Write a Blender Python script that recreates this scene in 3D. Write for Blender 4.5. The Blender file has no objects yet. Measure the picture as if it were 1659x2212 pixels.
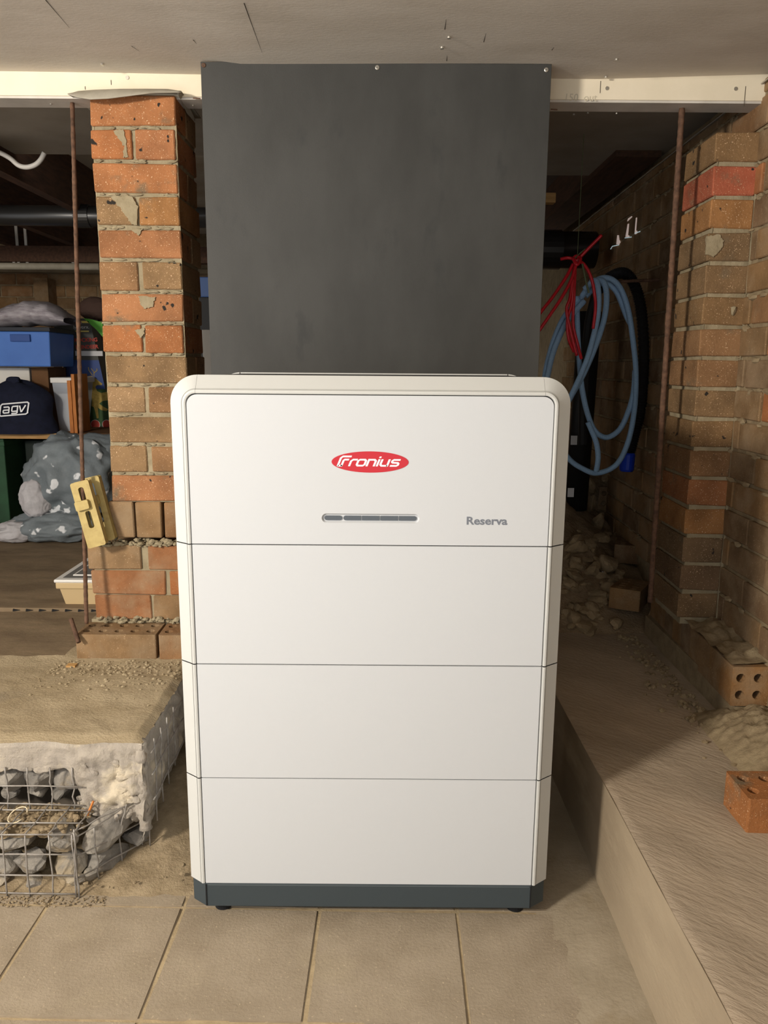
import bpy, bmesh, math, random
from mathutils import Vector, Matrix, noise
from mathutils.geometry import delaunay_2d_cdt
random.seed(7)
R = math.radians
# ------------------------------------------------------------------ camera
FPX = 1670.0; PITCH = R(10.81); ROLL = R(0.42); EYE = Vector((0, 0, 1.19))
_f = Vector((0, math.cos(PITCH), -math.sin(PITCH))); _r0 = Vector((1, 0, 0)); _u0 = _r0.cross(_f)
CR = _r0 * math.cos(ROLL) + _u0 * math.sin(ROLL); CU = _u0 * math.cos(ROLL) - _r0 * math.sin(ROLL)
cd = bpy.data.cameras.new('camera'); cam = bpy.data.objects.new('camera', cd)
bpy.context.collection.objects.link(cam)
cd.sensor_fit = 'VERTICAL'; cd.sensor_height = 24; cd.lens = 24 * FPX / 2212; cd.clip_start = 0.05
m = Matrix((CR, CU, -_f)).transposed().to_4x4(); m.translation = EYE
cam.matrix_world = m
S = bpy.context.scene; S.camera = cam
S.view_settings.view_transform = 'Standard'; S.view_settings.look = 'None'
S.view_settings.exposure = 0.0; S.view_settings.gamma = 1.0; S.view_settings.use_curve_mapping = False
# ------------------------------------------------------------------ light
wd = bpy.data.worlds.new('world'); S.world = wd; wd.use_nodes = True
bgn = wd.node_tree.nodes['Background']; bgn.inputs[0].default_value = (0.97, 0.98, 1.0, 1); bgn.inputs[1].default_value = 1.45
def area(name, loc, target, size, power, col, shape='DISK'):
    l = bpy.data.lights.new(name, 'AREA'); l.shape = shape; l.size = size; l.energy = power; l.color = col
    o = bpy.data.objects.new(name, l); bpy.context.collection.objects.link(o); o.location = loc
    o.rotation_euler = (Vector(target) - Vector(loc)).to_track_quat('-Z', 'Y').to_euler(); return o
area('garage_lamp', (-2.14, -0.42, 1.82), (0.2, 1.9, 0.8), 0.36, 112, (1.0, 0.91, 0.79))

# ------------------------------------------------------------------ pixel helpers (photo pixel -> point on a real plane)
def ray(px, py):
    return _f + CR * ((px - 829.5) / FPX) - CU * ((py - 1106) / FPX)
def aD(px, py, D):
    d = ray(px, py); return EYE + d * (D / d.y)
def aZ(px, py, z):
    d = ray(px, py); return EYE + d * ((z - EYE.z) / d.z)
def aX(px, py, x):
    d = ray(px, py); return EYE + d * (x / d.x)
def s2l(c):
    return tuple(((v / 255) / 12.92 if v / 255 <= .04045 else ((v / 255 + .055) / 1.055) ** 2.4) for v in c)

# ------------------------------------------------------------------ materials
MATS = {}
def mat(name, c1, c2=None, scale=8, rough=.8, bump=0, bscale=40, spec=.3, metal=0, detail=6, contrast=(.35, .65),
        speck=None, sscale=220, sthr=.62, c3=None, c3scale=3, c3r=(.55, .7), objcol=False, stretch=None, rot=0, trans=0, dark=None, emit=None, alpha=1):
    if name in MATS: return MATS[name]
    M = bpy.data.materials.new(name); M.use_nodes = True; nt = M.node_tree; N = nt.nodes; L = nt.links
    b = N['Principled BSDF']; b.inputs['Roughness'].default_value = rough; b.inputs['Metallic'].default_value = metal
    b.inputs['Specular IOR Level'].default_value = spec
    if trans: b.inputs['Transmission Weight'].default_value = trans
    if alpha < 1: b.inputs['Alpha'].default_value = alpha
    geo = N.new('ShaderNodeNewGeometry'); vec = geo.outputs['Position']
    if stretch:
        if rot:
            m0 = N.new('ShaderNodeMapping'); m0.inputs['Rotation'].default_value = (0, 0, rot); L.new(vec, m0.inputs[0]); vec = m0.outputs[0]
        mp = N.new('ShaderNodeMapping'); mp.inputs['Scale'].default_value = stretch
        L.new(vec, mp.inputs[0]); vec = mp.outputs[0]
    def nz(s, d=6, rr=.6):
        n = N.new('ShaderNodeTexNoise'); n.inputs['Scale'].default_value = s; n.inputs['Detail'].default_value = d
        n.inputs['Roughness'].default_value = rr; L.new(vec, n.inputs['Vector']); return n.outputs['Fac']
    def ramp(f, a, bb):
        r = N.new('ShaderNodeMapRange'); r.inputs[1].default_value = a; r.inputs[2].default_value = bb; L.new(f, r.inputs[0]); return r.outputs[0]
    def mix(f, a, bb, mode='MIX'):
        x = N.new('ShaderNodeMix'); x.data_type = 'RGBA'; x.blend_type = mode
        if isinstance(f, float): x.inputs[0].default_value = f
        else: L.new(f, x.inputs[0])
        for k, v in ((6, a), (7, bb)):
            if isinstance(v, tuple): x.inputs[k].default_value = (*v[:3], 1)
            else: L.new(v, x.inputs[k])
        return x.outputs[2]
    col = tuple(c1)
    if objcol:
        oi = N.new('ShaderNodeObjectInfo'); col = oi.outputs['Color']
    if c2:
        cc = mix(ramp(nz(scale, detail), *contrast), (1, 1, 1) if objcol else tuple(c1), tuple(c2))
        col = mix(1.0, col, cc, 'MULTIPLY') if objcol else cc
    if c3: col = mix(ramp(nz(c3scale, 5), *c3r), col, tuple(c3))
    if speck: col = mix(ramp(nz(sscale, 2, .5), sthr, sthr + .04), col, tuple(speck))
    if dark: col = mix(ramp(nz(38, 2, .4), .71, .74), col, tuple(dark))
    if isinstance(col, tuple): b.inputs['Base Color'].default_value = (*col, 1)
    else: L.new(col, b.inputs['Base Color'])
    if emit:
        b.inputs['Emission Color'].default_value = (*c1, 1); b.inputs['Emission Strength'].default_value = emit
    if bump:
        bn = N.new('ShaderNodeBump'); bn.inputs['Strength'].default_value = 1; bn.inputs['Distance'].default_value = bump
        L.new(nz(bscale, 6, .65), bn.inputs['Height']); L.new(bn.outputs[0], b.inputs['Normal'])
    MATS[name] = M; return M

WHITE = mat('white_powder_coat', s2l((190, 193, 196)), rough=.42, spec=.4, bump=.00012, bscale=900)
CREAM = mat('cream_trim', s2l((188, 189, 186)), rough=.45, spec=.4, bump=.00012, bscale=900)
SEAM = mat('seam_dark', s2l((60, 62, 64)), rough=.7)
ANTH = mat('anthracite_plastic', s2l((58, 66, 70)), rough=.5, bump=.0001, bscale=800)
RUB = mat('black_rubber', s2l((22, 23, 25)), rough=.7)
LED = mat('smoked_led', s2l((74, 80, 86)), rough=.25, spec=.5)
RED = mat('logo_red', s2l((182, 40, 50)), rough=.4)
LWHITE = mat('logo_white', s2l((232, 234, 236)), rough=.4)
LGREY = mat('lettering_grey', s2l((110, 115, 124)), rough=.5)
BOARD = mat('backing_board', s2l((54, 54, 52)), s2l((62, 62, 60)), 5, .55, .0002, 300, .3, c3=s2l((50, 51, 50)), c3scale=7, c3r=(.6, .72), stretch=(1.6, 1, .7))
PLASTER = mat('plasterboard', s2l((214, 207, 196)), s2l((204, 196, 184)), 3, .85, .0006, 60, .2, c3=s2l((192, 184, 171)), c3scale=2.2, c3r=(.55, .8), stretch=(1, 3, 1))
FASCIA = mat('fascia_paint', s2l((230, 220, 198)), s2l((222, 212, 188)), 6, .7, .0003, 90)
GALV = mat('galvanised_lip', s2l((205, 200, 192)), s2l((190, 185, 176)), 12, .5)
FIBRO = mat('fibre_cement', s2l((150, 142, 130)), s2l((134, 126, 114)), 4, .85)
JOIST = mat('dark_joist', s2l((84, 58, 42)), s2l((62, 44, 32)), 10, .8, .001, 60, stretch=(6, 1, 6))
PALETIM = mat('pale_timber', s2l((190, 150, 96)), s2l((168, 128, 78)), 10, .7, .0005, 50, stretch=(1, 8, 8))
STEEL = mat('zinc_screw', s2l((200, 196, 186)), rough=.35, metal=.8)
PENCIL = mat('pencil_mark', s2l((70, 62, 52)), rough=.9)
BRICK = mat('fired_brick', (1, 1, 1), (.62, .62, .62), 9, .9, .0022, 140, .15, objcol=True, speck=s2l((214, 184, 150)), sscale=330, sthr=.66,
            c3=s2l((112, 98, 78)), c3scale=11, c3r=(.6, .74), contrast=(.38, .66), detail=12, dark=s2l((48, 44, 40)))
BRICKD = mat('dusty_brick', (1, 1, 1), (.66, .65, .64), 10, .92, .0022, 120, .12, objcol=True, detail=12, c3=s2l((150, 130, 104)), c3scale=9, c3r=(.45, .8), speck=s2l((190, 166, 136)), sscale=300, sthr=.69)
MORTAR = mat('mortar', s2l((158, 146, 120)), s2l((140, 128, 103)), 25, .95, .003, 90, .1)
MORTD = mat('mortar_dull', s2l((150, 134, 106)), s2l((128, 112, 88)), 25, .95, .003, 90, .1)
PAVER = mat('concrete_paver', s2l((158, 145, 126)), s2l((144, 131, 112)), 9, .9, .0015, 150, .2, c3=s2l((160, 147, 125)), c3scale=5, c3r=(.55, .75),
            speck=s2l((176, 160, 136)), sscale=160, sthr=.67, objcol=False)
GROUT = mat('sandy_grout', s2l((178, 160, 128)), s2l((158, 140, 110)), 30, .95, .002, 120)
SMEAR = mat('cement_smear', s2l((158, 146, 126)), s2l((144, 132, 112)), 7, .9, .0018, 60, c3=s2l((140, 126, 102)), c3scale=6)
SLABR = mat('brushed_concrete', s2l((168, 152, 132)), s2l((152, 137, 118)), 5, .9, .004, 32, .2, stretch=(.9, 2.6, 1), rot=R(42), c3=s2l((178, 160, 138)), c3scale=2.5, c3r=(.5, .7))
SLABF = mat('formed_concrete', s2l((154, 139, 116)), s2l((138, 123, 102)), 6, .9, .002, 60, c3=s2l((172, 157, 132)), c3scale=5, c3r=(.55, .7), stretch=(1, .35, 1))
DUST = mat('dusty_concrete', s2l((172, 156, 128)), s2l((156, 140, 112)), 7, .95, .004, 110, .15, c3=s2l((130, 120, 104)), c3scale=3.2, c3r=(.6, .75), stretch=(1, 1.6, 1))
CRUST = mat('broken_concrete', s2l((172, 163, 150)), s2l((146, 139, 130)), 18, .95, .004, 90, .15, c3=s2l((196, 184, 162)), c3scale=9, c3r=(.52, .62))
STONE = mat('blue_grey_stone', s2l((152, 146, 136)), s2l((118, 114, 108)), 14, .9, .005, 55, .2, c3=s2l((178, 160, 128)), c3scale=9, c3r=(.55, .75))
STONEB = mat('dusty_rubble', s2l((158, 138, 108)), s2l((126, 110, 86)), 16, .95, .003, 70, .1)
DIRT = mat('sandy_dirt', s2l((162, 145, 118)), s2l((136, 120, 95)), 20, .97, .005, 120, .1)
DIRTD = mat('dark_dirt', s2l((158, 138, 112)), s2l((134, 116, 92)), 16, .97, .006, 90, .1)
BFLOOR = mat('undercroft_floor', s2l((138, 120, 96)), s2l((112, 96, 76)), 5, .9, .0015, 60, .2, stretch=(1, 2.5, 1))
RUST = mat('rusty_steel', s2l((112, 84, 66)), s2l((78, 58, 46)), 60, .85, .001, 150, metal=.1)
WIRE = mat('galvanised_wire', s2l((160, 156, 150)), s2l((128, 122, 116)), 40, .5, metal=.25)
MEMB = mat('grey_membrane', s2l((166, 160, 146)), s2l((146, 140, 126)), 14, .8, .0006, 90)
BPIPE = mat('black_pvc', s2l((34, 33, 32)), rough=.32, spec=.5)
GPIPE = mat('grey_pvc', s2l((176, 168, 150)), s2l((156, 148, 130)), 12, .5)
CONDUIT = mat('conduit_grey', s2l((186, 182, 176)), rough=.45)
BHOSE = mat('blue_hose', s2l((150, 184, 216)), s2l((134, 168, 202)), 200, .45, .0006, 600)
KHOSE = mat('black_corrugated', s2l((26, 26, 27)), rough=.5)
BLUE = mat('blue_fitting', s2l((20, 60, 190)), rough=.4)
RCAB = mat('red_cable', s2l((196, 24, 40)), rough=.35, spec=.5)
YEL = mat('yellow_clamp_paint', s2l((182, 162, 104)), s2l((164, 144, 90)), 30, .6, .0006, 200, c3=s2l((150, 126, 80)), c3scale=25, c3r=(.6, .75))
BCRATE = mat('blue_crate', s2l((72, 116, 190)), s2l((66, 108, 182)), 8, .5)
BLID = mat('dark_lid', s2l((40, 44, 52)), rough=.6)
CARTON = mat('brown_carton', s2l((120, 86, 56)), s2l((104, 74, 48)), 8, .85)
WCARD = mat('white_carton', s2l((225, 220, 210)), rough=.7)
NAVY = mat('navy_fabric', s2l((24, 28, 48)), s2l((18, 22, 38)), 40, .9, .0006, 400)
CLEARP = mat('clear_plastic', s2l((205, 212, 222)), rough=.25, alpha=.55, spec=.5)
PWRAP = mat('plastic_wrap', s2l((176, 170, 174)), s2l((140, 132, 138)), 14, .3, .004, 30, .6, stretch=(1, 1, 5))
ORTIM = mat('orange_timber', s2l((196, 122, 54)), s2l((168, 100, 44)), 14, .6, stretch=(8, 8, 1))
PBOX = mat('printed_carton_black', s2l((78, 78, 74)), rough=.55)
PNIGHT = mat('print_night_blue', s2l((62, 82, 138)), rough=.55)
PGRASS = mat('print_grass', s2l((66, 100, 54)), s2l((46, 70, 42)), 12, .55)
PGREEN = mat('print_leaf_green', s2l((96, 176, 60)), rough=.5)
PDEER = mat('print_deer_gold', s2l((206, 178, 92)), s2l((176, 150, 70)), 60, .55)
PRED = mat('print_red', s2l((196, 72, 58)), rough=.55)
PYEL = mat('print_yellow', s2l((226, 206, 110)), rough=.55)
GREENB = mat('green_crate', s2l((46, 84, 56)), s2l((36, 66, 44)), 8, .6)
CAMO = mat('printed_tarp', s2l((122, 130, 134)), s2l((104, 112, 116)), 8, .6, .006, 14, speck=s2l((224, 226, 228)), sscale=15, sthr=.63)
PALECL = mat('pale_cloth', s2l((190, 188, 190)), s2l((166, 162, 164)), 12, .9, .003, 40)
BEIGE = mat('beige_plastic', s2l((196, 172, 130)), rough=.5)
WLID = mat('white_lid', s2l((225, 222, 216)), rough=.4)
GREYP = mat('grey_plastic', s2l((110, 108, 104)), rough=.5)
BROWNF = mat('brown_felt', s2l((86, 66, 58)), rough=.9)
FOIL = mat('crumpled_foil', s2l((215, 215, 215)), rough=.2, metal=1)
GAP = mat('daylight_gap', (1.0, .8, .72), emit=.25)
LMARK = mat('label_white', s2l((215, 215, 215)), rough=.6)

# ------------------------------------------------------------------ object helpers
COL = bpy.context.collection
def tag(o, label=None, cat=None, group=None, kind=None):
    for k, v in (('label', label), ('category', cat), ('group', group), ('kind', kind)):
        if v: o[k] = v
    return o
def empty(name, loc=(0, 0, 0), **k):
    o = bpy.data.objects.new(name, None); COL.objects.link(o); o.location = loc; o.empty_display_size = .05
    return tag(o, **k)
def wmat(o):
    M_ = Matrix.LocRotScale(o.location, o.rotation_euler, o.scale)
    return (wmat(o.parent) @ o.matrix_parent_inverse @ M_) if o.parent else M_
def par(o, p):
    if p is not None:
        o.parent = p; o.matrix_parent_inverse = wmat(p).inverted()
    return o
def link(name, me, mt=None, parent=None, loc=None, rot=None, col=None, **k):
    o = bpy.data.objects.new(name, me); COL.objects.link(o)
    if mt and not me.materials: me.materials.append(mt)
    if loc is not None: o.location = loc
    if rot is not None: o.rotation_euler = rot
    if col: o.color = (*col, 1)
    par(o, parent)
    return tag(o, **k)
class MB:
    def __init__(s): s.v = []; s.f = []
    def add(s, vs, fs):
        n = len(s.v); s.v += [tuple(v) for v in vs]; s.f += [tuple(i + n for i in f) for f in fs]; return s
    def box(s, a, b):
        x0, y0, z0 = a; x1, y1, z1 = b
        return s.add([(x0, y0, z0), (x1, y0, z0), (x1, y1, z0), (x0, y1, z0), (x0, y0, z1), (x1, y0, z1), (x1, y1, z1), (x0, y1, z1)],
                     [(0, 3, 2, 1), (4, 5, 6, 7), (0, 1, 5, 4), (1, 2, 6, 5), (2, 3, 7, 6), (3, 0, 4, 7)])
    def tube(s, pts, r, n=10, cap=True, rf=None):
        pts = [Vector(p) for p in pts]; rings = []; up = None
        for i, p in enumerate(pts):
            t = (pts[min(i + 1, len(pts) - 1)] - pts[max(i - 1, 0)]).normalized()
            if up is None: up = t.orthogonal().normalized()
            up = (up - t * up.dot(t)).normalized(); w = t.cross(up)
            rr = rf(i) if rf else r
            rings.append([p + (up * math.cos(a) + w * math.sin(a)) * rr for a in [2 * math.pi * k / n for k in range(n)]])
        vs = [v for q in rings for v in q]; fs = []
        for i in range(len(pts) - 1):
            for k in range(n):
                a, b = i * n + k, i * n + (k + 1) % n; fs.append((a, b, b + n, a + n))
        if cap: fs += [tuple(reversed(range(n))), tuple(range((len(pts) - 1) * n, len(pts) * n))]
        return s.add(vs, fs)
    def grid(s, nu, nv, fn):
        vs = [fn(i / nu, j / nv) for j in range(nv + 1) for i in range(nu + 1)]
        fs = [(j * (nu + 1) + i, j * (nu + 1) + i + 1, (j + 1) * (nu + 1) + i + 1, (j + 1) * (nu + 1) + i) for j in range(nv) for i in range(nu)]
        return s.add(vs, fs)
    def mesh(s, name, smooth=False):
        me = bpy.data.meshes.new(name); me.from_pydata(s.v, [], s.f)
        bm = bmesh.new(); bm.from_mesh(me); bmesh.ops.recalc_face_normals(bm, faces=bm.faces); bm.to_mesh(me); bm.free()
        if smooth: me.polygons.foreach_set('use_smooth', [True] * len(me.polygons))
        return me
    def build(s, name, mt, parent=None, smooth=False, bevel=0, **k):
        me = s.mesh(name, smooth)
        if bevel:
            bm = bmesh.new(); bm.from_mesh(me)
            bmesh.ops.bevel(bm, geom=bm.edges[:], offset=bevel, segments=2, affect='EDGES', profile=.5); bm.to_mesh(me); bm.free()
        return link(name, me, mt, parent, **k)
def box(name, a, b, mt, parent=None, bevel=0, **k):
    return MB().box(a, b).build(name, mt, parent, bevel=bevel, **k)
def crom(pts, n=8):
    P = [Vector(p) for p in pts]; out = []
    for i in range(len(P) - 1):
        a, b, c, d = P[max(i - 1, 0)], P[i], P[i + 1], P[min(i + 2, len(P) - 1)]
        for k in range(n):
            t = k / n
            out.append(.5 * ((2 * b) + (c - a) * t + (2 * a - 5 * b + 4 * c - d) * t * t + (3 * b - a - 3 * c + d) * t ** 3))
    out.append(P[-1]); return out
def fbm(p, s, o=3):
    return noise.fractal(Vector(p) * s, 1.0, 2.0, o)
def extr_poly(outer, holes, y0, y1, conv, taper=None):
    """solid plate from a 2D outline with holes; conv(u, v, w) -> point, w between y0 (front) and y1 (back)"""
    base = []; ed = []
    for loop in [outer] + holes:
        k = len(base); base += [tuple(p) for p in loop]; ed += [(k + i, k + (i + 1) % len(loop)) for i in range(len(loop))]
    def inside(p, lp):
        c = False; j = len(lp) - 1
        for i in range(len(lp)):
            if (lp[i][1] > p[1]) != (lp[j][1] > p[1]) and p[0] < (lp[j][0] - lp[i][0]) * (p[1] - lp[i][1]) / (lp[j][1] - lp[i][1]) + lp[i][0]: c = not c
            j = i
        return c
    cv_, ce_, cf_, ov, oe, of = delaunay_2d_cdt([Vector(p) for p in base], ed, [], 0, 1e-7)
    mp = [o[0] if o else -1 for o in ov]; fs = []
    for f in cf_:
        c = ((sum(cv_[i].x for i in f)) / 3, (sum(cv_[i].y for i in f)) / 3)
        if inside(c, outer) and not any(inside(c, h) for h in holes) and min(mp[i] for i in f) >= 0: fs.append(tuple(mp[i] for i in f))
    n = len(base); mb = MB()
    vs = [conv(u, v, y0) for u, v in base] + [conv(u, v, y1) for u, v in base]
    F = fs + [tuple(i + n for i in reversed(f)) for f in fs]; k = 0
    for loop in [outer] + holes:
        L = len(loop); F += [(k + i, k + (i + 1) % L, k + (i + 1) % L + n, k + i + n) for i in range(L)]; k += L
    return mb.add(vs, F)
def circ(cx, cy, r, n=10, ry=None):
    return [(cx + r * math.cos(2 * math.pi * i / n), cy + (ry or r) * math.sin(2 * math.pi * i / n)) for i in range(n)]
def rrect(x0, y0, x1, y1, r, n=6, corners=(1, 1, 1, 1)):
    out = []
    for (cx, cy, a, c) in ((x1 - r, y1 - r, 0, 2), (x0 + r, y1 - r, 90, 3), (x0 + r, y0 + r, 180, 0), (x1 - r, y0 + r, 270, 1)):
        if corners[c]:
            out += [(cx + r * math.cos(R(a + 90 * i / n)), cy + r * math.sin(R(a + 90 * i / n))) for i in range(n + 1)]
        else:
            out.append({2: (x1, y1), 3: (x0, y1), 0: (x0, y0), 1: (x1, y0)}[c])
    return out
def text_mesh(txt, size, bold=0, shear=0, extrude=.0003, align='CENTER', sx=1):
    c = bpy.data.curves.new('lettering', 'FONT'); c.body = txt; c.size = size; c.offset = bold; c.shear = shear
    c.extrude = extrude; c.align_x = align; c.resolution_u = 3
    o = bpy.data.objects.new('lettering', c); COL.objects.link(o)
    dg = bpy.context.evaluated_depsgraph_get(); me = bpy.data.meshes.new_from_object(o.evaluated_get(dg))
    bpy.data.objects.remove(o); bpy.data.curves.remove(c)
    if sx != 1: me.transform(Matrix.Diagonal((sx, 1, 1, 1)))
    return me
def strokes(lines, w, conv):
    """flat lettering from polylines of constant width with mitred corners"""
    mb = MB()
    for ln in lines:
        P = [Vector(p) for p in ln]; closed = (P[0] - P[-1]).length < 1e-6
        if closed: P = P[:-1]
        n = len(P); Lf = []; Rt = []
        for i in range(n):
            a = P[(i - 1) % n] if (closed or i > 0) else None; c = P[(i + 1) % n] if (closed or i < n - 1) else None
            d1 = (P[i] - a).normalized() if a is not None else None; d2 = (c - P[i]).normalized() if c is not None else None
            if d1 is None: d1 = d2
            if d2 is None: d2 = d1
            n1 = Vector((-d1.y, d1.x)); n2 = Vector((-d2.y, d2.x)); mm = (n1 + n2)
            mm = mm.normalized() if mm.length > 1e-4 else n1
            k = w / 2 / max(.4, mm.dot(n1)); Lf.append(P[i] + mm * k); Rt.append(P[i] - mm * k)
        vs = [conv(p.x, p.y) for p in Lf] + [conv(p.x, p.y) for p in Rt]
        rng = range(n if closed else n - 1)
        mb.add(vs, [(i, (i + 1) % n, (i + 1) % n + n, i + n) for i in rng])
    return mb
def thick(o, t):
    m_ = o.modifiers.new('thickness', 'SOLIDIFY'); m_.thickness = t; m_.offset = 0; return o

# brick meshes: a few shared variants per size
_bc = {}
def brick_mesh(l, w, h, var=0, bev=.003):
    key = (round(l, 3), round(w, 3), round(h, 3), var)
    if key in _bc: return _bc[key]
    rg = random.Random(hash(key) & 0xffff); mb = MB().box((-l / 2, -w / 2, -h / 2), (l / 2, w / 2, h / 2)); me = mb.mesh('brick')
    bm = bmesh.new(); bm.from_mesh(me)
    for v in bm.verts: v.co += Vector((rg.uniform(-.002, .002), rg.uniform(-.0015, .0015), rg.uniform(-.002, .002)))
    bmesh.ops.bevel(bm, geom=bm.edges[:], offset=bev, segments=1, affect='EDGES'); bm.to_mesh(me); bm.free()
    _bc[key] = me; return me
def perf_mesh(l, w, h, nx=5, ny=2, r=.0125):
    key = ('p', l, w, h, nx)
    if key in _bc: return _bc[key]
    ol = rrect(-l / 2, -w / 2, l / 2, w / 2, .004, 2)
    hs = [circ(-l / 2 + l * (i + .5) / nx, -w / 2 + w * (j + .5) / ny * .86 + w * .07, r, 10) for i in range(nx) for j in range(ny)]
    me = extr_poly(ol, hs, h / 2, -h / 2, lambda u, v, q: (u, v, q)).mesh('perforated_brick'); _bc[key] = me; return me
def stone_mesh(sx, sy, sz, seed, sub=2, planes=11):
    rg = random.Random(seed); bm = bmesh.new(); bmesh.ops.create_icosphere(bm, subdivisions=sub, radius=1)
    pl = [(Vector((rg.gauss(0, 1), rg.gauss(0, 1), rg.gauss(0, 1))).normalized(), rg.uniform(.5, .85)) for _ in range(planes)]
    for v in bm.verts:
        d = v.co.normalized(); rr = 1.0
        for n_, h_ in pl:
            q = d.dot(n_)
            if q > .05: rr = min(rr, h_ / q)
        rr *= 1 + .05 * noise.noise(d * 3 + Vector((seed, 0, 0)))
        v.co = Vector((d.x * sx, d.y * sy, d.z * sz)) * rr
    me = bpy.data.meshes.new('stone'); bm.to_mesh(me); bm.free(); return me

OR = [s2l(c) for c in ((172, 116, 76), (168, 110, 70), (164, 114, 78), (176, 120, 82))]
BR = [s2l(c) for c in ((150, 120, 86), (142, 114, 82), (154, 125, 92), (146, 111, 78))]
DK = [s2l(c) for c in ((136, 110, 80), (126, 103, 77), (142, 112, 78), (122, 98, 74))]
YB = s2l((166, 120, 76))

# ================================================================== SETTING
# --- floor: pavers and grout
floor = MB().grid(40, 40, lambda u, v: (-3.6 + 4.3 * u, -.1 + 2.7 * v, -.0032 + .002 * fbm((u * 9, v * 9, 0), 3))).build('floor', GROUT, smooth=True, kind='structure', label='sandy bedding between the pavers')
pvm = []
for vv in range(4):
    me = MB().box((-.149, -.149, -.03), (.149, .149, 0)).mesh('paver'); bm = bmesh.new(); bm.from_mesh(me)
    for q in bm.verts: q.co += Vector((random.uniform(-.0015, .0015), random.uniform(-.0015, .0015), random.uniform(-.001, .001) if q.co.z > -.01 else 0))
    bmesh.ops.bevel(bm, geom=bm.edges[:], offset=.0025, segments=2, affect='EDGES'); bm.to_mesh(me); bm.free(); pvm.append(me)
PY = R(-.8); jx0 = -.1356; jy0 = 1.522
for i in range(-7, 3):
    for j in range(-5, 3):
        lx = (i + .5) * .3035; ly = (j + .5) * .3035
        x = jx0 + lx * math.cos(PY) - ly * math.sin(PY); y = jy0 + lx * math.sin(PY) + ly * math.cos(PY)
        if x > .36 or (x < -.56 and y > 1.75): continue
        link('paver', pvm[(i * 3 + j) % 4], PAVER, floor, loc=(x, y, random.uniform(-.001, .001)), rot=(0, 0, PY))
# cement smear strip beside the ledge
def smz(x, y):
    e = .475 + .05 * fbm((0, y, 1), 3) + .012 * fbm((x, y, 5), 20)
    t = max(0, min(1, (x - (e - .14)) / .14)); return -.004 + .012 * t + .0025 * fbm((x, y, 2), 14)
MB().grid(24, 90, lambda u, v: (.26 + .26 * u, -.5 + 2.6 * v, smz(.26 + .26 * u, -.5 + 2.6 * v))).build('cement_haunch', SMEAR, floor, smooth=True)
# --- right slab
def ledge_x(y): return .512 - .008 * (y - 1.2) + .004 * noise.noise((0, y * 2.2, 7))
SR = .25
def slabtop(u, v):
    y = -.6 + 3.5 * v; x0 = ledge_x(y); x = x0 + (1.2 - x0) * u
    return (x, y, SR + .003 * fbm((x, y, 4), 8) - (.004 if u == 0 else 0))
sl = MB().grid(60, 160, slabtop).build('floor_slab', SLABR, smooth=True, kind='structure', label='raised concrete slab beside the right-hand brick wall')
MB().grid(6, 120, lambda u, v: (ledge_x(-.6 + 3.5 * v) - .006 * (1 - u) + .002 * fbm((u * 2, v * 30, 3), 2) * (u < .99), -.6 + 3.5 * v, -.02 + (SR + .018) * u)).build('slab_edge', SLABF, sl, smooth=True)
# formwork joint line along the slab edge


MB().box((.524, -.6, -.05), (1.03, 2.9, SR - .012)).build('slab_core', SLABF, sl)
# --- ceiling in front
CZ = 1.951
def ceil_z(x, y):
    t = max(0, min(1, (y - 1.2) / 1.05))
    return CZ + t * (.006 * noise.noise((x * 1.3, 0, 0)) + (.022 * max(0, x - .55) / .5 if x > .55 else 0) + (.004 if x < -.4 else -.006))
ce = MB().grid(60, 40, lambda u, v: (-3.6 + 4.72 * u, -1.2 + 3.475 * v, ceil_z(-3.6 + 4.72 * u, -1.2 + 3.475 * v))).build('ceiling', PLASTER, smooth=True, kind='structure', label='dusty unpainted plasterboard ceiling')
def cpt(px, py): return aZ(px, py, CZ - .001)
for k, (px, py) in enumerate(((221, 141), (955, 98), (970, 76), (1332, 125), (1309, 163))):
    c = cpt(px, py); c.z = ceil_z(c.x, c.y) - .001
    MB().tube([c, c - Vector((0, 0, .004))], .0045, 8).build('screw', STEEL, ce)
for a, b in (((97, 0), (150, 62)), ((527, 0), (566, 106)), ((284, 101), (301, 112)), ((417, 86), (425, 95)), ((1045, 88), (1050, 69)), ((961, 60), (964, 38)), ((1192, 106), (1197, 99)), ((965, 128), (966, 116))):
    p, q = cpt(*a), cpt(*b); d = (q - p).normalized(); n_ = d.cross(Vector((0, 0, 1))) * .0011
    for e in (p, q): e.z = ceil_z(e.x, e.y) - .0016
    MB().add([p + n_, q + n_ * .3, q - n_ * .3, p - n_], [(0, 1, 2, 3)]).build('pencil_line', PENCIL, ce)
# --- beam / fascia
bf = 2.262
be = box('trim_1', (-3.6, bf, 1.897), (1.08, 2.345, 2.02), FASCIA, kind='structure', label='cream painted beam casing across the ceiling edge')
box('metal_lip', (-3.6, bf + .004, 1.891), (1.08, 2.343, 1.8972), GALV, be)
for px, py in ((275, 168), (1311, 191), (1589, 192)):
    c = aD(px, py, bf); MB().tube([c, c - Vector((0, .002, 0))], .005, 10).build('screw', STEEL, be)
for px, py, h in ((240, 178, .012), (1297, 188, .03), (1609, 208, .05), (184, 190, .008)):
    c = aD(px, py, bf - .0006); MB().box(c - Vector((.0007, .0003, h / 2)), c + Vector((.0007, .0003, h / 2))).build('pencil_line', PENCIL, be)
pen = mat('faint_pencil', s2l((196, 188, 168)), rough=.9)
c = aD(1253, 218, bf - .0008); me = text_mesh('150  out', .026, 0, .1, .0001)
link('pencil_note', me, pen, be, loc=c, rot=(R(90), 0, 0))
for px, py in ((1240, 250), (1270, 247), (1332, 248)):
    c = aZ(px - 0, py - 4, 1.8905); MB().tube([c, c - Vector((0, 0, .003))], .003, 8).build('screw', STEEL, be)
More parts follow.
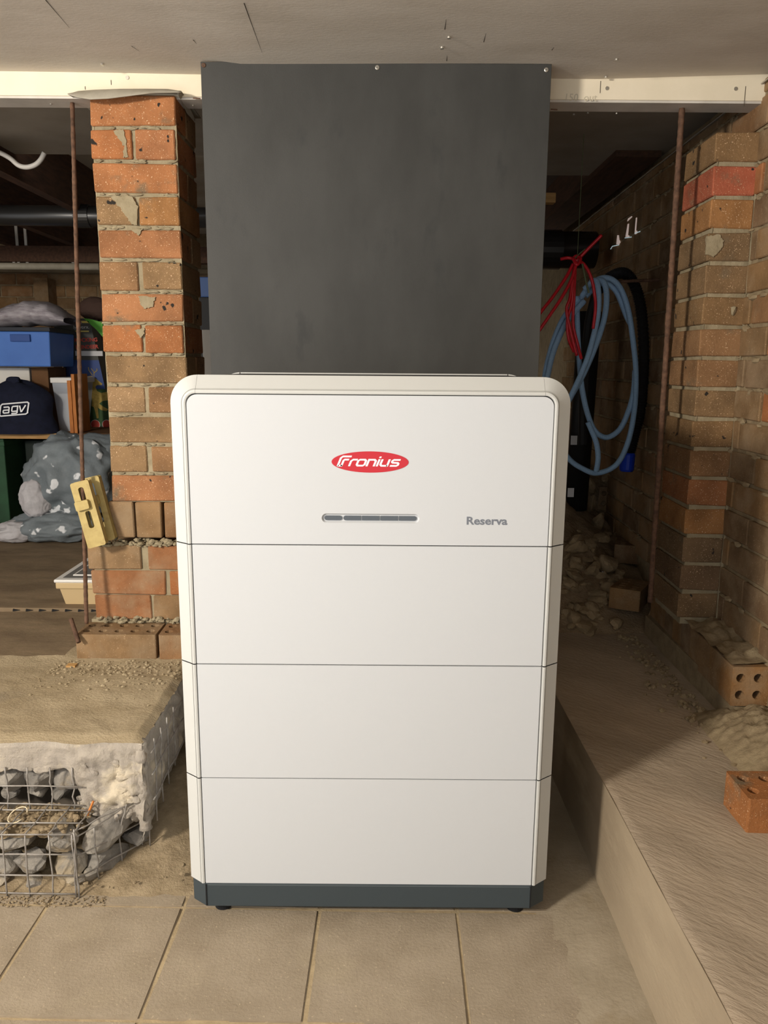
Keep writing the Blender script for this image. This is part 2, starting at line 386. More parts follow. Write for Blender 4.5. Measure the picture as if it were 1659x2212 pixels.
for px, py in ((110, 224), (417, 227)):
    c = aZ(px, py, 1.8905); MB().tube([c, c - Vector((0, 0, .003))], .003, 8).build('screw', STEEL, be)
# nail tips poking from the beam beside the board
for a, b in (((1190, 236), (1204, 237)), ((417, 212), (433, 213))):
    MB().tube([aD(*a, bf - .006), aD(*b, bf - .006)], .0016, 6).build('nail', RUST, be)
# soffit sheets behind the beam
so = box('ceiling_soffit', (-3.6, 2.345, 1.985), (1.06, 3.22, 2.0), FIBRO, kind='structure', label='grey fibre cement sheet behind the beam')
box('soffit_strip', (.1, 3.22, 1.985), (1.06, 3.5, 2.0), FIBRO, so)
# upper floor above joists
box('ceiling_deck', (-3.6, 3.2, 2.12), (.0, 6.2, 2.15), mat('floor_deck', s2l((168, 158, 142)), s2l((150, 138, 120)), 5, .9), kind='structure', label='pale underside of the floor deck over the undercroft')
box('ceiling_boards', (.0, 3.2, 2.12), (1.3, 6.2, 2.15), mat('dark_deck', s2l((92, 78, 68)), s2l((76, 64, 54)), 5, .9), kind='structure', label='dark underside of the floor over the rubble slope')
tag(box('wall_plate', (.86, 3.1, 1.962), (1.03, 6.0, 2.12), JOIST), 'dark timber plate running along the top of the right-hand wall', 'timber')

# --- right wall (slightly skewed), pier and bricks
WY = 1.27
def WX(y): return 1.018 + .022 * (y - 2.26)
wr = empty('wall_right', (1.05, 3, 0), kind='structure', label='brown brick side wall with rough mortar joints')
wrot = -math.atan(.022)
def wbox(name, x_off0, x_off1, y0, y1, z0, z1, mt, **k):
    vs = []
    for z in (z0, z1):
        for (xo, y) in ((x_off0, y0), (x_off1, y0), (x_off1, y1), (x_off0, y1)): vs.append((WX(y) + xo, y, z))
    return MB().add(vs, [(0, 3, 2, 1), (4, 5, 6, 7), (0, 1, 5, 4), (1, 2, 6, 5), (2, 3, 7, 6), (3, 0, 4, 7)]).build(name, mt, wr, **k)
CP = .0871; Z0 = 1.65
def mort_face(u, v):
    y = 1.6 + 3.2 * u; z = .40 + 1.552 * v
    return (WX(y) + .004 + .004 * fbm((y, z, 0), 30), y, z)
MB().grid(260, 120, mort_face).build('mortar', MORTD, wr, smooth=True)
wbox('wall_core', .012, .14, -1.2, 6.2, -.05, 1.954, MORTD)
wbox('light_stop', .03, .14, 2.28, 6.2, 1.954, 2.16, MORTD)  # added over the wall top to stop world light leaking in
for k in range(-4, 15):
    zc = Z0 - CP / 2 - k * CP; h = .0765
    if zc + h / 2 > 1.953: h = 1.953 - (zc - .038); zc = 1.953 - h / 2
    if h < .02 or zc < .42: continue
    off = .12 if k % 2 else 0
    for i in range(0, 13):
        y0 = 1.62 + i * .2405 + off; y1 = y0 + .23
        if y1 > 4.8: continue
        if abs(y0 - 2.26) < .2 and 2.27 > y0 and zc < 1.82 and y1 < 2.5 and y0 > 2.255: continue
        l = .2305; rg = random.random()
        colr = random.choice(DK) if rg < .75 else random.choice(BR)
        if y0 < 2.3 and rg > .9: colr = random.choice(OR)
        link('brick', brick_mesh(l, .1, h, random.randrange(3)), BRICKD, wr,
             loc=(WX((y0 + y1) / 2) + .05 - .003 + random.uniform(-.003, .002), (y0 + y1) / 2, zc), rot=(random.uniform(-.01, .01), 0, R(90) + wrot), col=colr)
# flashing strip on top of the wall
def flash(u, v):
    y = 1.9 + 3.2 * u
    return (WX(y) - .012 + .03 * v, y, 1.949 - .010 * (1 - v) + .002 * noise.noise((y * 6, v, 0)))
thick(MB().grid(60, 2, flash).build('damp_course_strip', MEMB, wr), .003)
# mortar squeezed out of wall joints
ms = MB()
for _ in range(190):
    y = random.uniform(1.85, 3.3); k = random.randrange(-3, 14); z = Z0 - k * CP + random.uniform(-.012, .004)
    if z < .43: continue
    me = stone_mesh(random.uniform(.006, .012), random.uniform(.008, .035), random.uniform(.005, .014), random.randrange(9999), 1, 6)
    p = Vector((WX(y) - .001, y, z)); ms.add([v.co + p for v in me.vertices], [tuple(f.vertices) for f in me.polygons]); bpy.data.meshes.remove(me)
ms.build('mortar_smears', MORTD, wr, kind='stuff')
# pier
pr = empty('brick_pier', (.96, 2.37, .415), label='narrow brick pier bonded to the right-hand wall', cat='pier')
px0 = .902
def pier_mortar():
    b = MB()
    b.grid(26, 150, lambda u, v: (px0 + .006 + .115 * u + 0, 2.2665 + .0022 * fbm((u * .1, 0, v * 1.4), 40), .415 + 1.39 * v))
    b.grid(26, 150, lambda u, v: (px0 + .0062 + .0022 * fbm((0, u * .23, v * 1.4), 40) + .0045 * u, 2.264 + .23 * u, .415 + 1.39 * v)); return b
pier_mortar().build('mortar', MORTAR, pr, smooth=True)
pcol = [DK[2], s2l((178, 100, 74)), YB, DK[0], BR[1], DK[2], BR[3], BR[3], BR[1], DK[2], BR[3], s2l((160, 108, 72)), YB, DK[1], DK[3], DK[0], DK[1]]
for k in range(-2, 15):
    zc = Z0 - CP / 2 - k * CP
    if zc < .43: continue
    link('brick', brick_mesh(.118, .232, .0755, k % 3), BRICK, pr, loc=(px0 + .059 + random.uniform(-.001, .001), 2.262 + .116, zc), rot=(0, 0, wrot), col=tuple(v * .92 for v in pcol[k + 2]))
MB().grid(4, 80, lambda u, v: (1.014 + .012 * u, 2.256 + .004 * fbm((u, v * 8, 0), 3), .415 + 1.39 * v)).build('mortar_fillet', MORTAR, pr, smooth=True)
# small rawl plug in the pier
c = aD(1585, 669, 2.258); link('mortar_blob', stone_mesh(.011, .006, .017, 5, 2), MORTAR, pr, loc=c)
PIERPATCH = [(1526, 511), (1552, 506), (1563, 520), (1557, 540), (1540, 554), (1523, 550)]
# footing: bricks on edge under the wall
fo = empty('brick_footing', (1.0, 2.2, .25), label='row of dusty perforated bricks on edge under the right-hand wall', cat='footing')
pm = perf_mesh(.23, .11, .076)
for i in range(9):
    link('perforated_brick', pm, BRICKD, fo, loc=(.925 + .115 + .003 * i, 1.925 + .038 + i * .079, .359), rot=(R(90), random.uniform(-.01, .01), wrot), col=random.choice(DK) if i else s2l((150, 112, 72)))
def hp(x, y):  # mortar heap on and around the footing
    a = max(0, 1 - ((x - 1.0) / .16) ** 2) * max(0, 1 - ((y - 1.80) / .22) ** 2)
    return SR - .004 + a * (.085 + .02 * fbm((x, y, 0), 26)) + .010 * a ** .5 * noise.noise((x * 60, y * 60, 0))
MB().grid(50, 70, lambda u, v: (.84 + .3 * u, 1.55 + .45 * v, hp(.84 + .3 * u, 1.55 + .45 * v))).build('mortar_heap', CRUST if False else MORTD, fo, smooth=True, kind='stuff')
MB().grid(20, 60, lambda u, v: (.922 + .13 * u, 1.93 + .66 * v, .414 + (.012 + .02 * u) * (1 + fbm((u * .2, v * .8, 5), 14)) * (0.4 if v < .08 else 1))).build('mortar_bed', MORTD, fo, smooth=True)
box('mortar_packing', (.932, 1.94, .24), (1.03, 2.63, .322), MORTD, fo)
crumbs = MB()
for _ in range(260):
    y = random.uniform(1.6, 2.6); x = .9 - abs(random.gauss(0, .05)) + (.05 if y < 1.9 else 0)
    r = random.uniform(.003, .011); me = stone_mesh(r * 1.2, r, r * .8, random.randrange(9999), 1, 6)
    p = Vector((x, y, SR + r * .3)); crumbs.add([v.co + p for v in me.vertices], [tuple(f.vertices) for f in me.polygons]); bpy.data.meshes.remove(me)
crumbs.build('mortar_crumbs', MORTD, fo, kind='stuff')

# --- back wall of the undercroft, plus an added left wall to keep it dark
wb = empty('wall_back', (-1.5, 5.95, 0), kind='structure', label='far brown brick wall of the undercroft')
box('wall_core', (-3.6, 5.955, -.05), (1.3, 6.15, 2.15), MORTD, wb)
zt = aD(100, 590, 5.95).z
for k in range(7):
    zc = zt - .043 - k * .086
    for i in range(10):
        xl = -3.1 + i * .24 + (.12 if k % 2 else 0)
        link('brick', brick_mesh(.23, .05, .076, random.randrange(3)), BRICKD, wb, loc=(xl, 5.95 + .022, zc), col=random.choice(BR + DK))
box('capping_plate', (-3.4, 5.90, zt + .0), (-.3, 5.955, zt + .03), mat('dusty_plate', s2l((150, 134, 108)), s2l((128, 112, 88)), 6, .8), wb)
box('brick_pilaster', (aD(88, 650, 5.9).x, 5.8, .3), (aD(106, 650, 5.9).x + .04, 5.95, zt - .05), BRICKD, wb, col=DK[0])
wl = box('wall_blocker', (-3.7, 2.3, -.05), (-3.55, 6.2, 2.15), BRICKD, kind='structure', label='added unseen side wall keeping the undercroft dark', col=DK[1])  # unseen wall, added to close off light from the left
# undercroft floor
uf = MB().grid(40, 60, lambda u, v: (-3.6 + 3.12 * u, 2.15 + 3.85 * v, .298 + .006 * fbm((u * 4, v * 4, 0), 3))).build('floor_undercroft', BFLOOR, smooth=True, kind='structure', label='dark brown undercroft floor')

MB().grid(10, 40, lambda u, v: (-.48 + .35 * u, 2.5 + 3.5 * v, .296 + .006 * fbm((u, v * 4, 0), 3))).build('floor_strip', BFLOOR, uf, smooth=True)
rs = MB().grid(40, 14, lambda u, v: (-.62 + 1.2 * u, 2.50 + .02 * fbm((u * 3, 0, v), 5) - .03 * (1 - v), -.05 + .362 * v)).build('wall_riser', DIRTD, smooth=True, kind='structure', label='low earth bank behind the white unit')
MB().grid(14, 12, lambda u, v: (-.47 + .02 * fbm((0, u * 2, v), 5) + .02 * (1 - v), 2.12 + .42 * u, -.05 + .355 * v)).build('earth_bank', DIRTD, rs, smooth=True)
# --- joists running back under the floor deck
def joist(name, x0, x1, z0, z1, y0, y1, label, grp):
    return box(name, (x0, y0, z0), (x1, y1, z1), JOIST, label=label, category=None) if False else tag(box(name, (x0, y0, z0), (x1, y1, z1), JOIST), label, 'joist', grp)
for x, lb in ((-1.50, 'dark floor joist above the white conduit at left'), (-2.35, 'dark floor joist deeper in at far left'), (-1.95, 'dark floor joist behind the black pipe at left')):
    joist('floor_joist', x, x + .05, 1.895 if x < 0 else 1.87, 2.12, 2.9 if x < 0 else 3.1, 6.0, lb, None)
box('bearer_beam', (-3.4, 5.0, 1.78), (.2, 5.1, 1.9), JOIST, label='dark timber bearer crossing behind the black pipe', category='beam') if False else tag(box('bearer_beam', (-3.4, 5.0, 1.80), (.2, 5.1, 1.895), JOIST), 'dark timber bearer crossing behind the black pipe', 'beam')
c0 = aD(1172, 408, 3.45); c1 = aD(1208, 430, 3.45)
tof = tag(box('timber_offcut', (c0.x - .1, 3.52, c1.z), (c1.x, 3.57, c0.z), PALETIM, bevel=.001), 'pale timber offcut peeping out right of the black board', 'offcut')
box('hanger_batten', (c0.x - .1, 3.525, c0.z - .002), (c0.x - .06, 3.565, 2.12), PALETIM, tof)

# ================================================================== LEFT BRICK PILLAR
pl = empty('brick_pillar', (-.686, 2.365, .33), label='orange brick pillar on the broken slab, left of the white unit', cat='pillar')
pX0, pX1, pY0, pY1 = -.801, -.571, 2.25, 2.48
def mcol(u0, u1, z0, z1, d, nz_=130):
    b = MB(); W = u1 - u0
    for f in (lambda u, v: (u0 + W * u, pY0 + d + .0025 * fbm((u * W, 0, v * (z1 - z0)), 45), z0 + (z1 - z0) * v),
              lambda u, v: (u1 - d - .004 * fbm((0, u * W, v * (z1 - z0)), 45), pY0 + d + (W - 2 * d) * u, z0 + (z1 - z0) * v),
              lambda u, v: (u0 + d + .004 * fbm((9, u * W, v * (z1 - z0)), 45), pY0 + d + (W - 2 * d) * u, z0 + (z1 - z0) * v)):
        b.grid(30, nz_, f)
    return b
mcol(pX0, pX1, .785, 1.885, .0062).build('mortar', MORTAR, pl, smooth=True)
lcols = [[OR[0]], [OR[1], OR[3]], [OR[0]], [BR[0], YB], [OR[2]], [BR[3], BR[0]], [OR[2]], [OR[1], OR[1]], [BR[1]], [BR[2], BR[3]], [BR[1]], [BR[1], BR[3]], [OR[2]]]
for k in range(13):
    zc = 1.898 - .043 - k * .086 + .003; dx = random.uniform(-.003, .003); dy = random.uniform(-.002, .003)
    if k % 2 == 0:
        link('brick', brick_mesh(.23, .11, .075, k % 3), BRICK, pl, loc=(-.686 + dx, pY0 + .055 + dy, zc), rot=(0, 0, random.uniform(-.006, .006)), col=lcols[k][0])
        link('brick', brick_mesh(.23, .11, .075, (k + 1) % 3), BRICK, pl, loc=(-.686 + dx, pY0 + .175, zc), col=random.choice(BR))
    else:
        for j, sx in enumerate((-.06, .06)):
            link('brick', brick_mesh(.109, .23, .075, (k + j) % 3), BRICK, pl, loc=(-.686 + dx + sx, pY0 + .115 + dy, zc + random.uniform(-.001, .001)), rot=(0, 0, random.uniform(-.008, .008)), col=lcols[k][j])
# mortar squeezes on bed joints
sq = MB()
for k in range(12):
    z = 1.898 - .086 * (k + 1) + .003
    for _ in range(9):
        x = random.uniform(pX0 + .01, pX1 - .01); me = stone_mesh(random.uniform(.008, .028), .006, random.uniform(.004, .007), random.randrange(9999), 1, 7)
        p = Vector((x, pY0 + .003, z + random.uniform(-.002, .002))); sq.add([v.co + p for v in me.vertices], [tuple(f.vertices) for f in me.polygons]); bpy.data.meshes.remove(me)
def patch(pts, D, name, parent, t=.0022):
    out = []
    for i in range(len(pts)):
        a_, b_ = Vector(pts[i]), Vector(pts[(i + 1) % len(pts)])
        for j in range(6): out.append(a_.lerp(b_, j / 6) + Vector((random.uniform(-1.6, 1.6), random.uniform(-1.6, 1.6))))
    w = [aD(p.x, p.y, D) for p in out]
    extr_poly([(p.x, p.z) for p in w], [], D - t, D + .004, lambda u, v, q: (u, q, v)).build(name, MORTAR, parent)
for pp_ in ([(243, 282), (268, 280), (272, 300), (276, 340), (266, 340), (268, 316), (256, 298)], [(238, 424), (286, 424), (298, 446), (296, 486), (284, 484), (270, 462)],
            [(300, 640), (336, 642), (330, 662), (312, 668), (304, 656)], [(290, 712), (312, 710), (312, 722), (304, 730)], [(284, 496), (310, 494), (300, 510)]):
    patch(pp_, 2.2495, 'mortar_patch', pl)
patch(PIERPATCH, 2.2612, 'mortar_patch', pr)
sq.build('mortar_smears', MORTAR, pl, kind='stuff', smooth=False)
# rowlock course (bricks on edge)
for i in range(3):
    link('brick', brick_mesh(.075, .23, .108, i), BRICKD, pl, loc=(-.818 + .0375 + i * .0805 + (.006 if i == 2 else 0), 2.25 + .115, .731), rot=(0, 0, 0), col=(BR[2], BR[0], BR[3])[i])
link('brick', brick_mesh(.075, .23, .108, 0), BRICKD, pl, loc=(-.818 + .0375 + 3 * .0815, 2.25 + .115, .731), col=BR[3])
# dry courses below
def crumb(mb, x, y, z, r):
    me = stone_mesh(r * random.uniform(.8, 1.5), r, r * .75, random.randrange(9999), 1, 7)
    mb.add([v.co + Vector((x, y, z)) for v in me.vertices], [tuple(f.vertices) for f in me.polygons]); bpy.data.meshes.remove(me)
dz0 = .655
rows = [[(-.885, .16, BR[2]), (-.705, .23, OR[2])], [(-.878, .215, OR[2]), (-.655, .005, BR[0]), (-.648, .18, OR[1])], [(-.873, .17, OR[2]), (-.697, .23, BR[0])]]
rows[1] = [(-.878, .222, OR[2]), (-.645, .18, OR[1])]
for r_, row in enumerate(rows):
    for (x, l, c_) in row:
        link('brick', brick_mesh(l, .23, .074, r_), BRICKD, pl, loc=(x + l / 2, 2.246 + .115, dz0 - .038 - r_ * .078), rot=(0, 0, random.uniform(-.01, .01)), col=tuple(v * .95 for v in c_))
box('mortar_core', (-.87, 2.252, .33), (-.47, 2.46, .652), MORTAR, pl)
cr = MB()
for _ in range(170): crumb(cr, random.uniform(-.87, -.5), random.uniform(2.236, 2.27), .652 + random.uniform(0, .018), random.uniform(.003, .013))
for _ in range(90): crumb(cr, random.uniform(-.87, -.5), random.uniform(2.238, 2.255), .413 + random.uniform(0, .018), random.uniform(.003, .012))
cr.build('mortar_crumbs', MORTAR, pl, kind='stuff')
for i, x in enumerate((-.898 + .117, -.898 + .117 + .242)):
    link('perforated_brick', perf_mesh(.234, .11, .074), BRICKD, pl, loc=(x, 2.145 + .055, .374), rot=(0, 0, (.01, .03)[i]), col=(BR[1], BR[3])[i])
box('packing', (-.89, 2.256, .32), (-.45, 2.47, .42), MORTAR, pl)

# membrane on the pillar head
MT = [(148, 204), (170, 197), (205, 194), (260, 192), (320, 192), (365, 193), (392, 198)]
MBt = [(148, 205), (168, 211), (195, 215), (235, 213), (275, 208), (330, 201), (392, 200)]
def mcv(C, u):
    t = u * (len(C) - 1); i = min(len(C) - 2, int(t)); f = t - i; return (C[i][0] * (1 - f) + C[i + 1][0] * f, C[i][1] * (1 - f) + C[i + 1][1] * f)
def memb(u, v):
    top = aD(*mcv(MT, u), 2.236); bot = aD(*mcv(MBt, u), 2.205 + .02 * abs(u - .5))
    if v < .4:
        t = v / .4; return (top.x, 2.46 + (top.y - 2.46) * t, 1.9005 + (top.z - 1.9005) * t ** 3)
    t = (v - .4) / .6; p = top.lerp(bot, t); p.y -= .006 * math.sin(math.pi * t); return p
mm = MB().grid(44, 16, memb)
FT = [(388, 196), (400, 212), (412, 235), (421, 258)]; FB = [(384, 203), (394, 224), (404, 246), (420, 262)]
mm.grid(16, 5, lambda u, v: aD(*mcv(FT, u), 2.225 + .2 * u).lerp(aD(*mcv(FB, u), 2.23 + .2 * u), v))
tag(thick(mm.build('damp_course_sheet', MEMB, smooth=True), .0025), 'crumpled grey damp course sheet on top of the brick pillar', 'membrane')

# rusty rods
def rod(a, b, r, label):
    pts = [a.lerp(b, i / 120) for i in range(121)]
    return tag(MB().tube(pts, r, 8, rf=lambda i: r * (1 + .14 * (i % 2)) * (1 + .12 * noise.noise((i * .3, r * 90, 0)))).build('steel_rod', RUST, smooth=True), label, 'rod', 'rusty steel rods')
rt = aD(156, 222, 2.30); rt.z = 1.892
rod(rt, aD(187, 1347, 2.165), .0058, 'rusty ribbed steel rod hanging left of the brick pillar')
p0 = aD(1472, 250, 2.31); p0.z = 1.892; p1 = aD(1405, 1290, 2.31); p1.z = .47
rod(p0, p1, .0078, 'rusty steel rod running down the side of the right-hand pier')
rod(aD(170, 1388, 2.12), aD(153, 1337, 2.16), .006, 'short rusty bar stub rising beside the base brick of the pillar')
c = aD(152, 1406, 2.1); tag(box('timber_sliver', (c.x - .012, 2.09, .329), (c.x + .014, 2.11, .336), PALETIM), 'small pale sliver lying at the foot of the bar stub', 'sliver')

# ================================================================== LEFT SLAB AND GABION
LZ = .33; LF = 1.667; LX = -.56
def sz(x, y):
    e = min(1, max(0, (y - LF) / .03)) * min(1, max(0, (LX - x) / .02))
    return LZ - .012 * (1 - e) + .0035 * fbm((x, y, 0), 16, 4) + .010 * math.exp(-((x + .72) ** 2 / .02 + (y - 1.98) ** 2 / .012)) + .014 * math.exp(-((y - 2.2) ** 2) / .004)
ls = empty('broken_slab', (-1.0, 1.9, 0), label='dusty raised concrete slab with broken edge below the brick pillar', cat='slab')
def lsx(u): return -2.6 + (2.6 + LX) * (1 - (1 - u) ** 1.8)
def lsy(v, x): return LF + .006 * fbm((x, 0, 3), 12) + (2.16 - LF) * v
MB().grid(150, 70, lambda u, v: (lsx(u) + (.008 * fbm((0, v * 2, 1), 12) if u == 1 else 0), lsy(v, lsx(u)), sz(lsx(u), lsy(v, lsx(u))))).build('slab_top', DUST, ls, smooth=True)
MB().grid(30, 24, lambda u, v: (-.94 + .39 * u, 2.155 + .34 * v, sz(-.94 + .375 * u, 2.155 + .33 * v) - .003 * (u in (0, 1)))).build('slab_back', DUST, ls, smooth=True)
def lip(x): return .235 + .022 * fbm((x, 0, 0), 18) - .16 * max(0, min(1, (x + .735) / .06))
def front(u, v):
    x = lsx(u); zt_ = sz(x, lsy(0, x)); zb = max(.10, lip(x)); z = zt_ + (zb - zt_) * v
    rgh = .003 + .012 * max(0, min(1, (x + .76) / .08)) * (0.4 + v) + .012 * (v > .8)
    return (x + (.008 * fbm((0, 0, 1), 12) if u == 1 else 0), lsy(0, x) - .004 * min(1, v * 8) - rgh * min(1, v * 10) * fbm((x, 5, z), 30, 4) + .03 * (max(0, v - .85) / .15), z)
MB().grid(170, 40, front).build('broken_face', CRUST, ls, smooth=True)
def side(u, v):
    vv = min(1, u / .5263); y = lsy(vv, LX) if u < .5263 else 2.16 + (u - .5263) * .9; zt_ = sz(LX, y); zb = .08 + .10 * u + .03 * fbm((0, y, 2), 10); z = zt_ + (zb - zt_) * v
    return (LX + .008 * fbm((0, vv * 2, 1), 12) * (1 - v) + min(1, v * 8) * (.004 + .012 * fbm((3, y, z), 22, 4)) - .05 * max(0, v - .7), y, z)
MB().grid(80, 40, side).build('broken_side', CRUST, ls, smooth=True)
SHBACK = mat('shaded_backing', s2l((96, 88, 78)), s2l((76, 70, 62)), 12, .95)  # darkened colour stands for the shade behind the gabion stones
box('slab_core', (-2.6, 1.80, -.02), (LX - .03, 2.14, .30), SHBACK, ls); box('slab_core', (-.92, 2.13, -.02), (LX - .03, 2.47, .30), SHBACK, ls)
MB().tube([(LX - .006 + .006 * noise.noise((0, 0, i * .7)), LF + .010 + .005 * noise.noise((i * .6, 0, 0)), .318 - i * .009) for i in range(26)], .014, 9, rf=lambda i: .014 + .006 * noise.noise((i * .9, 3, 0))).build('broken_corner', CRUST, ls, smooth=True)
for _i in range(26):
    x = random.uniform(-.72, -.58); z = random.uniform(.12, .295)
    r = random.uniform(.005, .013); link('concrete_lump', stone_mesh(r * 1.3, r * .6, r, 300 + _i, 2, 8), CRUST, ls, loc=(x, LF - .002, z))
# gabion
gb = empty('wire_gabion', (-1.0, 1.62, 0), label='wire gabion basket of grey stones under the broken slab', cat='gabion')
def wire(a, b, r=.0019, sag=.003, name='wire'):
    a, b = Vector(a), Vector(b); n = 6; s_ = [Vector((random.uniform(-sag, sag), random.uniform(-sag, sag), random.uniform(-sag, sag))) * math.sin(math.pi * i / n) for i in range(n + 1)]
    link(name, MB().tube([a.lerp(b, i / n) + s_[i] for i in range(n + 1)], r, 6).mesh('wire', True), WIRE, gb)
GZ = .157; GF = 1.555; GX = -.690
diag0, diag1 = Vector((GX, GF, 0)), Vector((-.574, 1.715, 0))
xs = [GX - .052 * i for i in range(13)]
for i, x in enumerate(xs):
    wire((x, GF, .0), (x, GF, GZ)); wire((x, GF, GZ), (x + .01, LF + .01, GZ + .005))
    if i > 0: wire((x + .02, LF - .014, GZ), (x + .02, LF - .012, .262))
for z in (.008, .055, .107, GZ): wire((-1.32, GF, z), (GX, GF, z), sag=.002)
for y in (1.595, LF - .02): wire((-1.32, y, GZ + .002), (GX + .01, y, GZ + .002))
for z in (.175, .222): wire((-1.32, LF - .014, z), (-.70, LF - .016, z - .006))
wire((GX + .004, GF + .004, 0), (GX + .004, GF + .004, GZ + .01)); wire((GX + .008, GF - .003, 0), (GX + .006, GF - .003, GZ + .006))
for t in (.3, .62, .92):
    p = diag0.lerp(diag1, t); wire((p.x, p.y, .01), (p.x - .004, p.y, GZ - .012))
for z in (.045, .10, .145): wire((diag0.x, diag0.y, z), (diag1.x, diag1.y, z - .006 + .02 * (z > .12)))
wire((GX, GF + .02, GZ - .004), (-.575, 1.69, .165)); wire((-.565, 1.70, .02), (-.556, 1.68, .31))
wire((-.62, LF - .012, .10), (-.60, LF - .012, .17))
for y in (1.70, 1.755, 1.81, 1.87): wire((LX + .016, y, .10 + (y - 1.7) * .3), (LX + .018, y, .315))
for z in (.17, .235, .29): wire((LX + .018, 1.675, z), (LX + .020, 1.95, z + .01))
ringp = [Vector((-.835 + .022 * math.cos(t), 1.61 + .016 * math.sin(t), GZ + .012 + .012 * math.sin(t + .6))) for t in [i * .45 for i in range(13)]]
link('wire_tie', MB().tube(ringp, .0014, 6).mesh('wire', True), mat('pale_wire', s2l((205, 190, 160)), rough=.6), gb)
sid = 0
def gstone(x, y, z, sx, sy, sz_, mt=STONE, rot=None):
    global sid; sid += 1
    link('stone', stone_mesh(sx, sy, sz_, 900 + sid, 3, 12), mt, gb, loc=(x, y, z), rot=rot or (random.uniform(-.5, .5), random.uniform(-.4, .4), random.uniform(-1, 1)))
# lower basket, front row
for i in range(9):
    x = -.745 - i * .075 + random.uniform(-.01, .01)
    gstone(x, GF + .055, .118 + random.uniform(-.008, .006), random.uniform(.045, .055), .048, random.uniform(.034, .042))
    gstone(x + .02, GF + .052, .045 + random.uniform(-.006, .008), random.uniform(.042, .054), .046, random.uniform(.034, .042))
for i in range(8): gstone(-.72 - i * .08, GF + .04, .015, random.uniform(.02, .03), .025, .016, DIRT if i % 3 == 0 else STONE)
# big slab-like stone behind the diagonal wires
d_ = (diag1 - diag0); an = math.atan2(d_.y, d_.x)
gstone(-.640, 1.665, .105, .082, .035, .046, rot=(.12, -.22, an))
gstone(-.650, 1.66, .035, .072, .036, .030, rot=(.1, .1, an)); gstone(-.600, 1.705, .060, .040, .03, .026, rot=(.2, -.3, an)); gstone(-.700, 1.585, .025, .025, .022, .02)
gstone(-.675, 1.61, .02, .035, .02, .018, rot=(0, 0, an))
# upper row under the slab lip
for i in range(10): gstone(-.755 - i * .068 + random.uniform(-.008, .008), LF + .042, .205 + random.uniform(-.008, .012), random.uniform(.038, .05), .045, random.uniform(.036, .052))
for i in range(12): gstone(-.72 - i * .06, LF + .06, .165, .028, .03, .02)
# debris on top of the lower basket
db = MB()
db.grid(70, 14, lambda u, v: (-1.32 + .60 * u, GF + .02 + .11 * v, GZ - .022 + .012 * v + .012 * fbm((u * .6, v * .11, 0), 40, 4)))
for _ in range(300):
    r = random.uniform(.002, .008); crumb(db, random.uniform(-1.3, -.68), random.uniform(GF + .02, LF), GZ - .014 + random.uniform(0, .012), r)
db.build('debris', DIRT, gb, kind='stuff')
c = Vector((-.688, 1.64, .15)); MB().tube([c, c + Vector((.012, .012, .03))], .003, 6).build('orange_straw', ORTIM, gb)
# dust ramp on the ground
def mound(x, y):
    t = max(0, min(1, (y - (1.50 + .12 * max(0, -x - .42) * 0 + .0)) / .5))
    edge = max(0, min(1, (-.40 - x) / .08)); fr = max(0, min(1, (y - 1.535 - .02 * noise.noise((x * 8, 0, 0))) / .05))
    rise = .085 * max(0, min(1, (y - 1.56) / .40)) * max(0, min(1, (-.36 - x) / .15))
    return -.006 + .010 * fr + rise + .006 * fbm((x, y, 0), 22, 4) * fr
MB().grid(70, 70, lambda u, v: (-1.1 + .72 * u, 1.525 + .75 * v, mound(-1.1 + .72 * u, 1.525 + .75 * v))).build('dust_ramp', DIRT, floor, smooth=True)
gr = MB()
for _ in range(500): 
    x = random.uniform(-1.2, -.62); crumb(gr, x, GF - random.uniform(.0, .035) , .002, random.uniform(.001, .0038))
for _ in range(70): crumb(gr, random.uniform(-.72, -.43), random.uniform(1.56, 1.8), mound(-.5, 1.6) + random.uniform(0, .01), random.uniform(.002, .007))
tag(gr.build('gravel', DIRT), 'scatter of sandy gravel along the foot of the wire basket', 'gravel', kind='stuff')
# crumbs on slab near pillar
g2 = MB()
for _ in range(340):
    x = random.uniform(-.95, -.57); y = 2.13 - abs(random.gauss(0, .10)); 
    if y > LF + .03: crumb(g2, x, y, sz(x, y) + .001, random.uniform(.0015, .006))
tag(g2.build('mortar_grit', DUST), 'gritty mortar crumbs spread over the slab before the pillar', 'grit', kind='stuff')

# ================================================================== WHITE BATTERY UNIT
UX = -.0278; SP = 1.512; BK = 1.975; HW = .388; TOPZ = 1.168; RAD = .054
bu = empty('battery_unit', (UX, 1.74, 0), label='tall white stacked home battery unit with red oval logo', cat='battery')
FPL = 1.490                       # front panel plane
prof = [(.014, SP + .012), (.0, SP + .012), (.0, SP), (.0245, FPL + .0035), (.0262, FPL + .0015), (.0262, FPL + .003), (.0285, FPL - .0008), (.0315, FPL - .0014), (.0345, FPL - .0006), (.0355, FPL + .006)]
def sweep(path, name, mt, parent, pf=prof, fn=lambda y: y):
    mb = MB(); n = len(pf)
    for (p, nn) in path: mb.v += [(p[0] - nn[0] * o, fn(y), p[1] - nn[1] * o) for o, y in pf]
    for i in range(len(path) - 1):
        for k in range(n - 1): mb.f.append((i * n + k, i * n + k + 1, (i + 1) * n + k + 1, (i + 1) * n + k))
    o = mb.build(name, mt, parent); return o
G = .0011
mz = [(.334, .587), (.0855, .334)]
mz = [(.587, .838), (.334, .587), (.0855, .334)]
back = lambda y: SP + BK - y
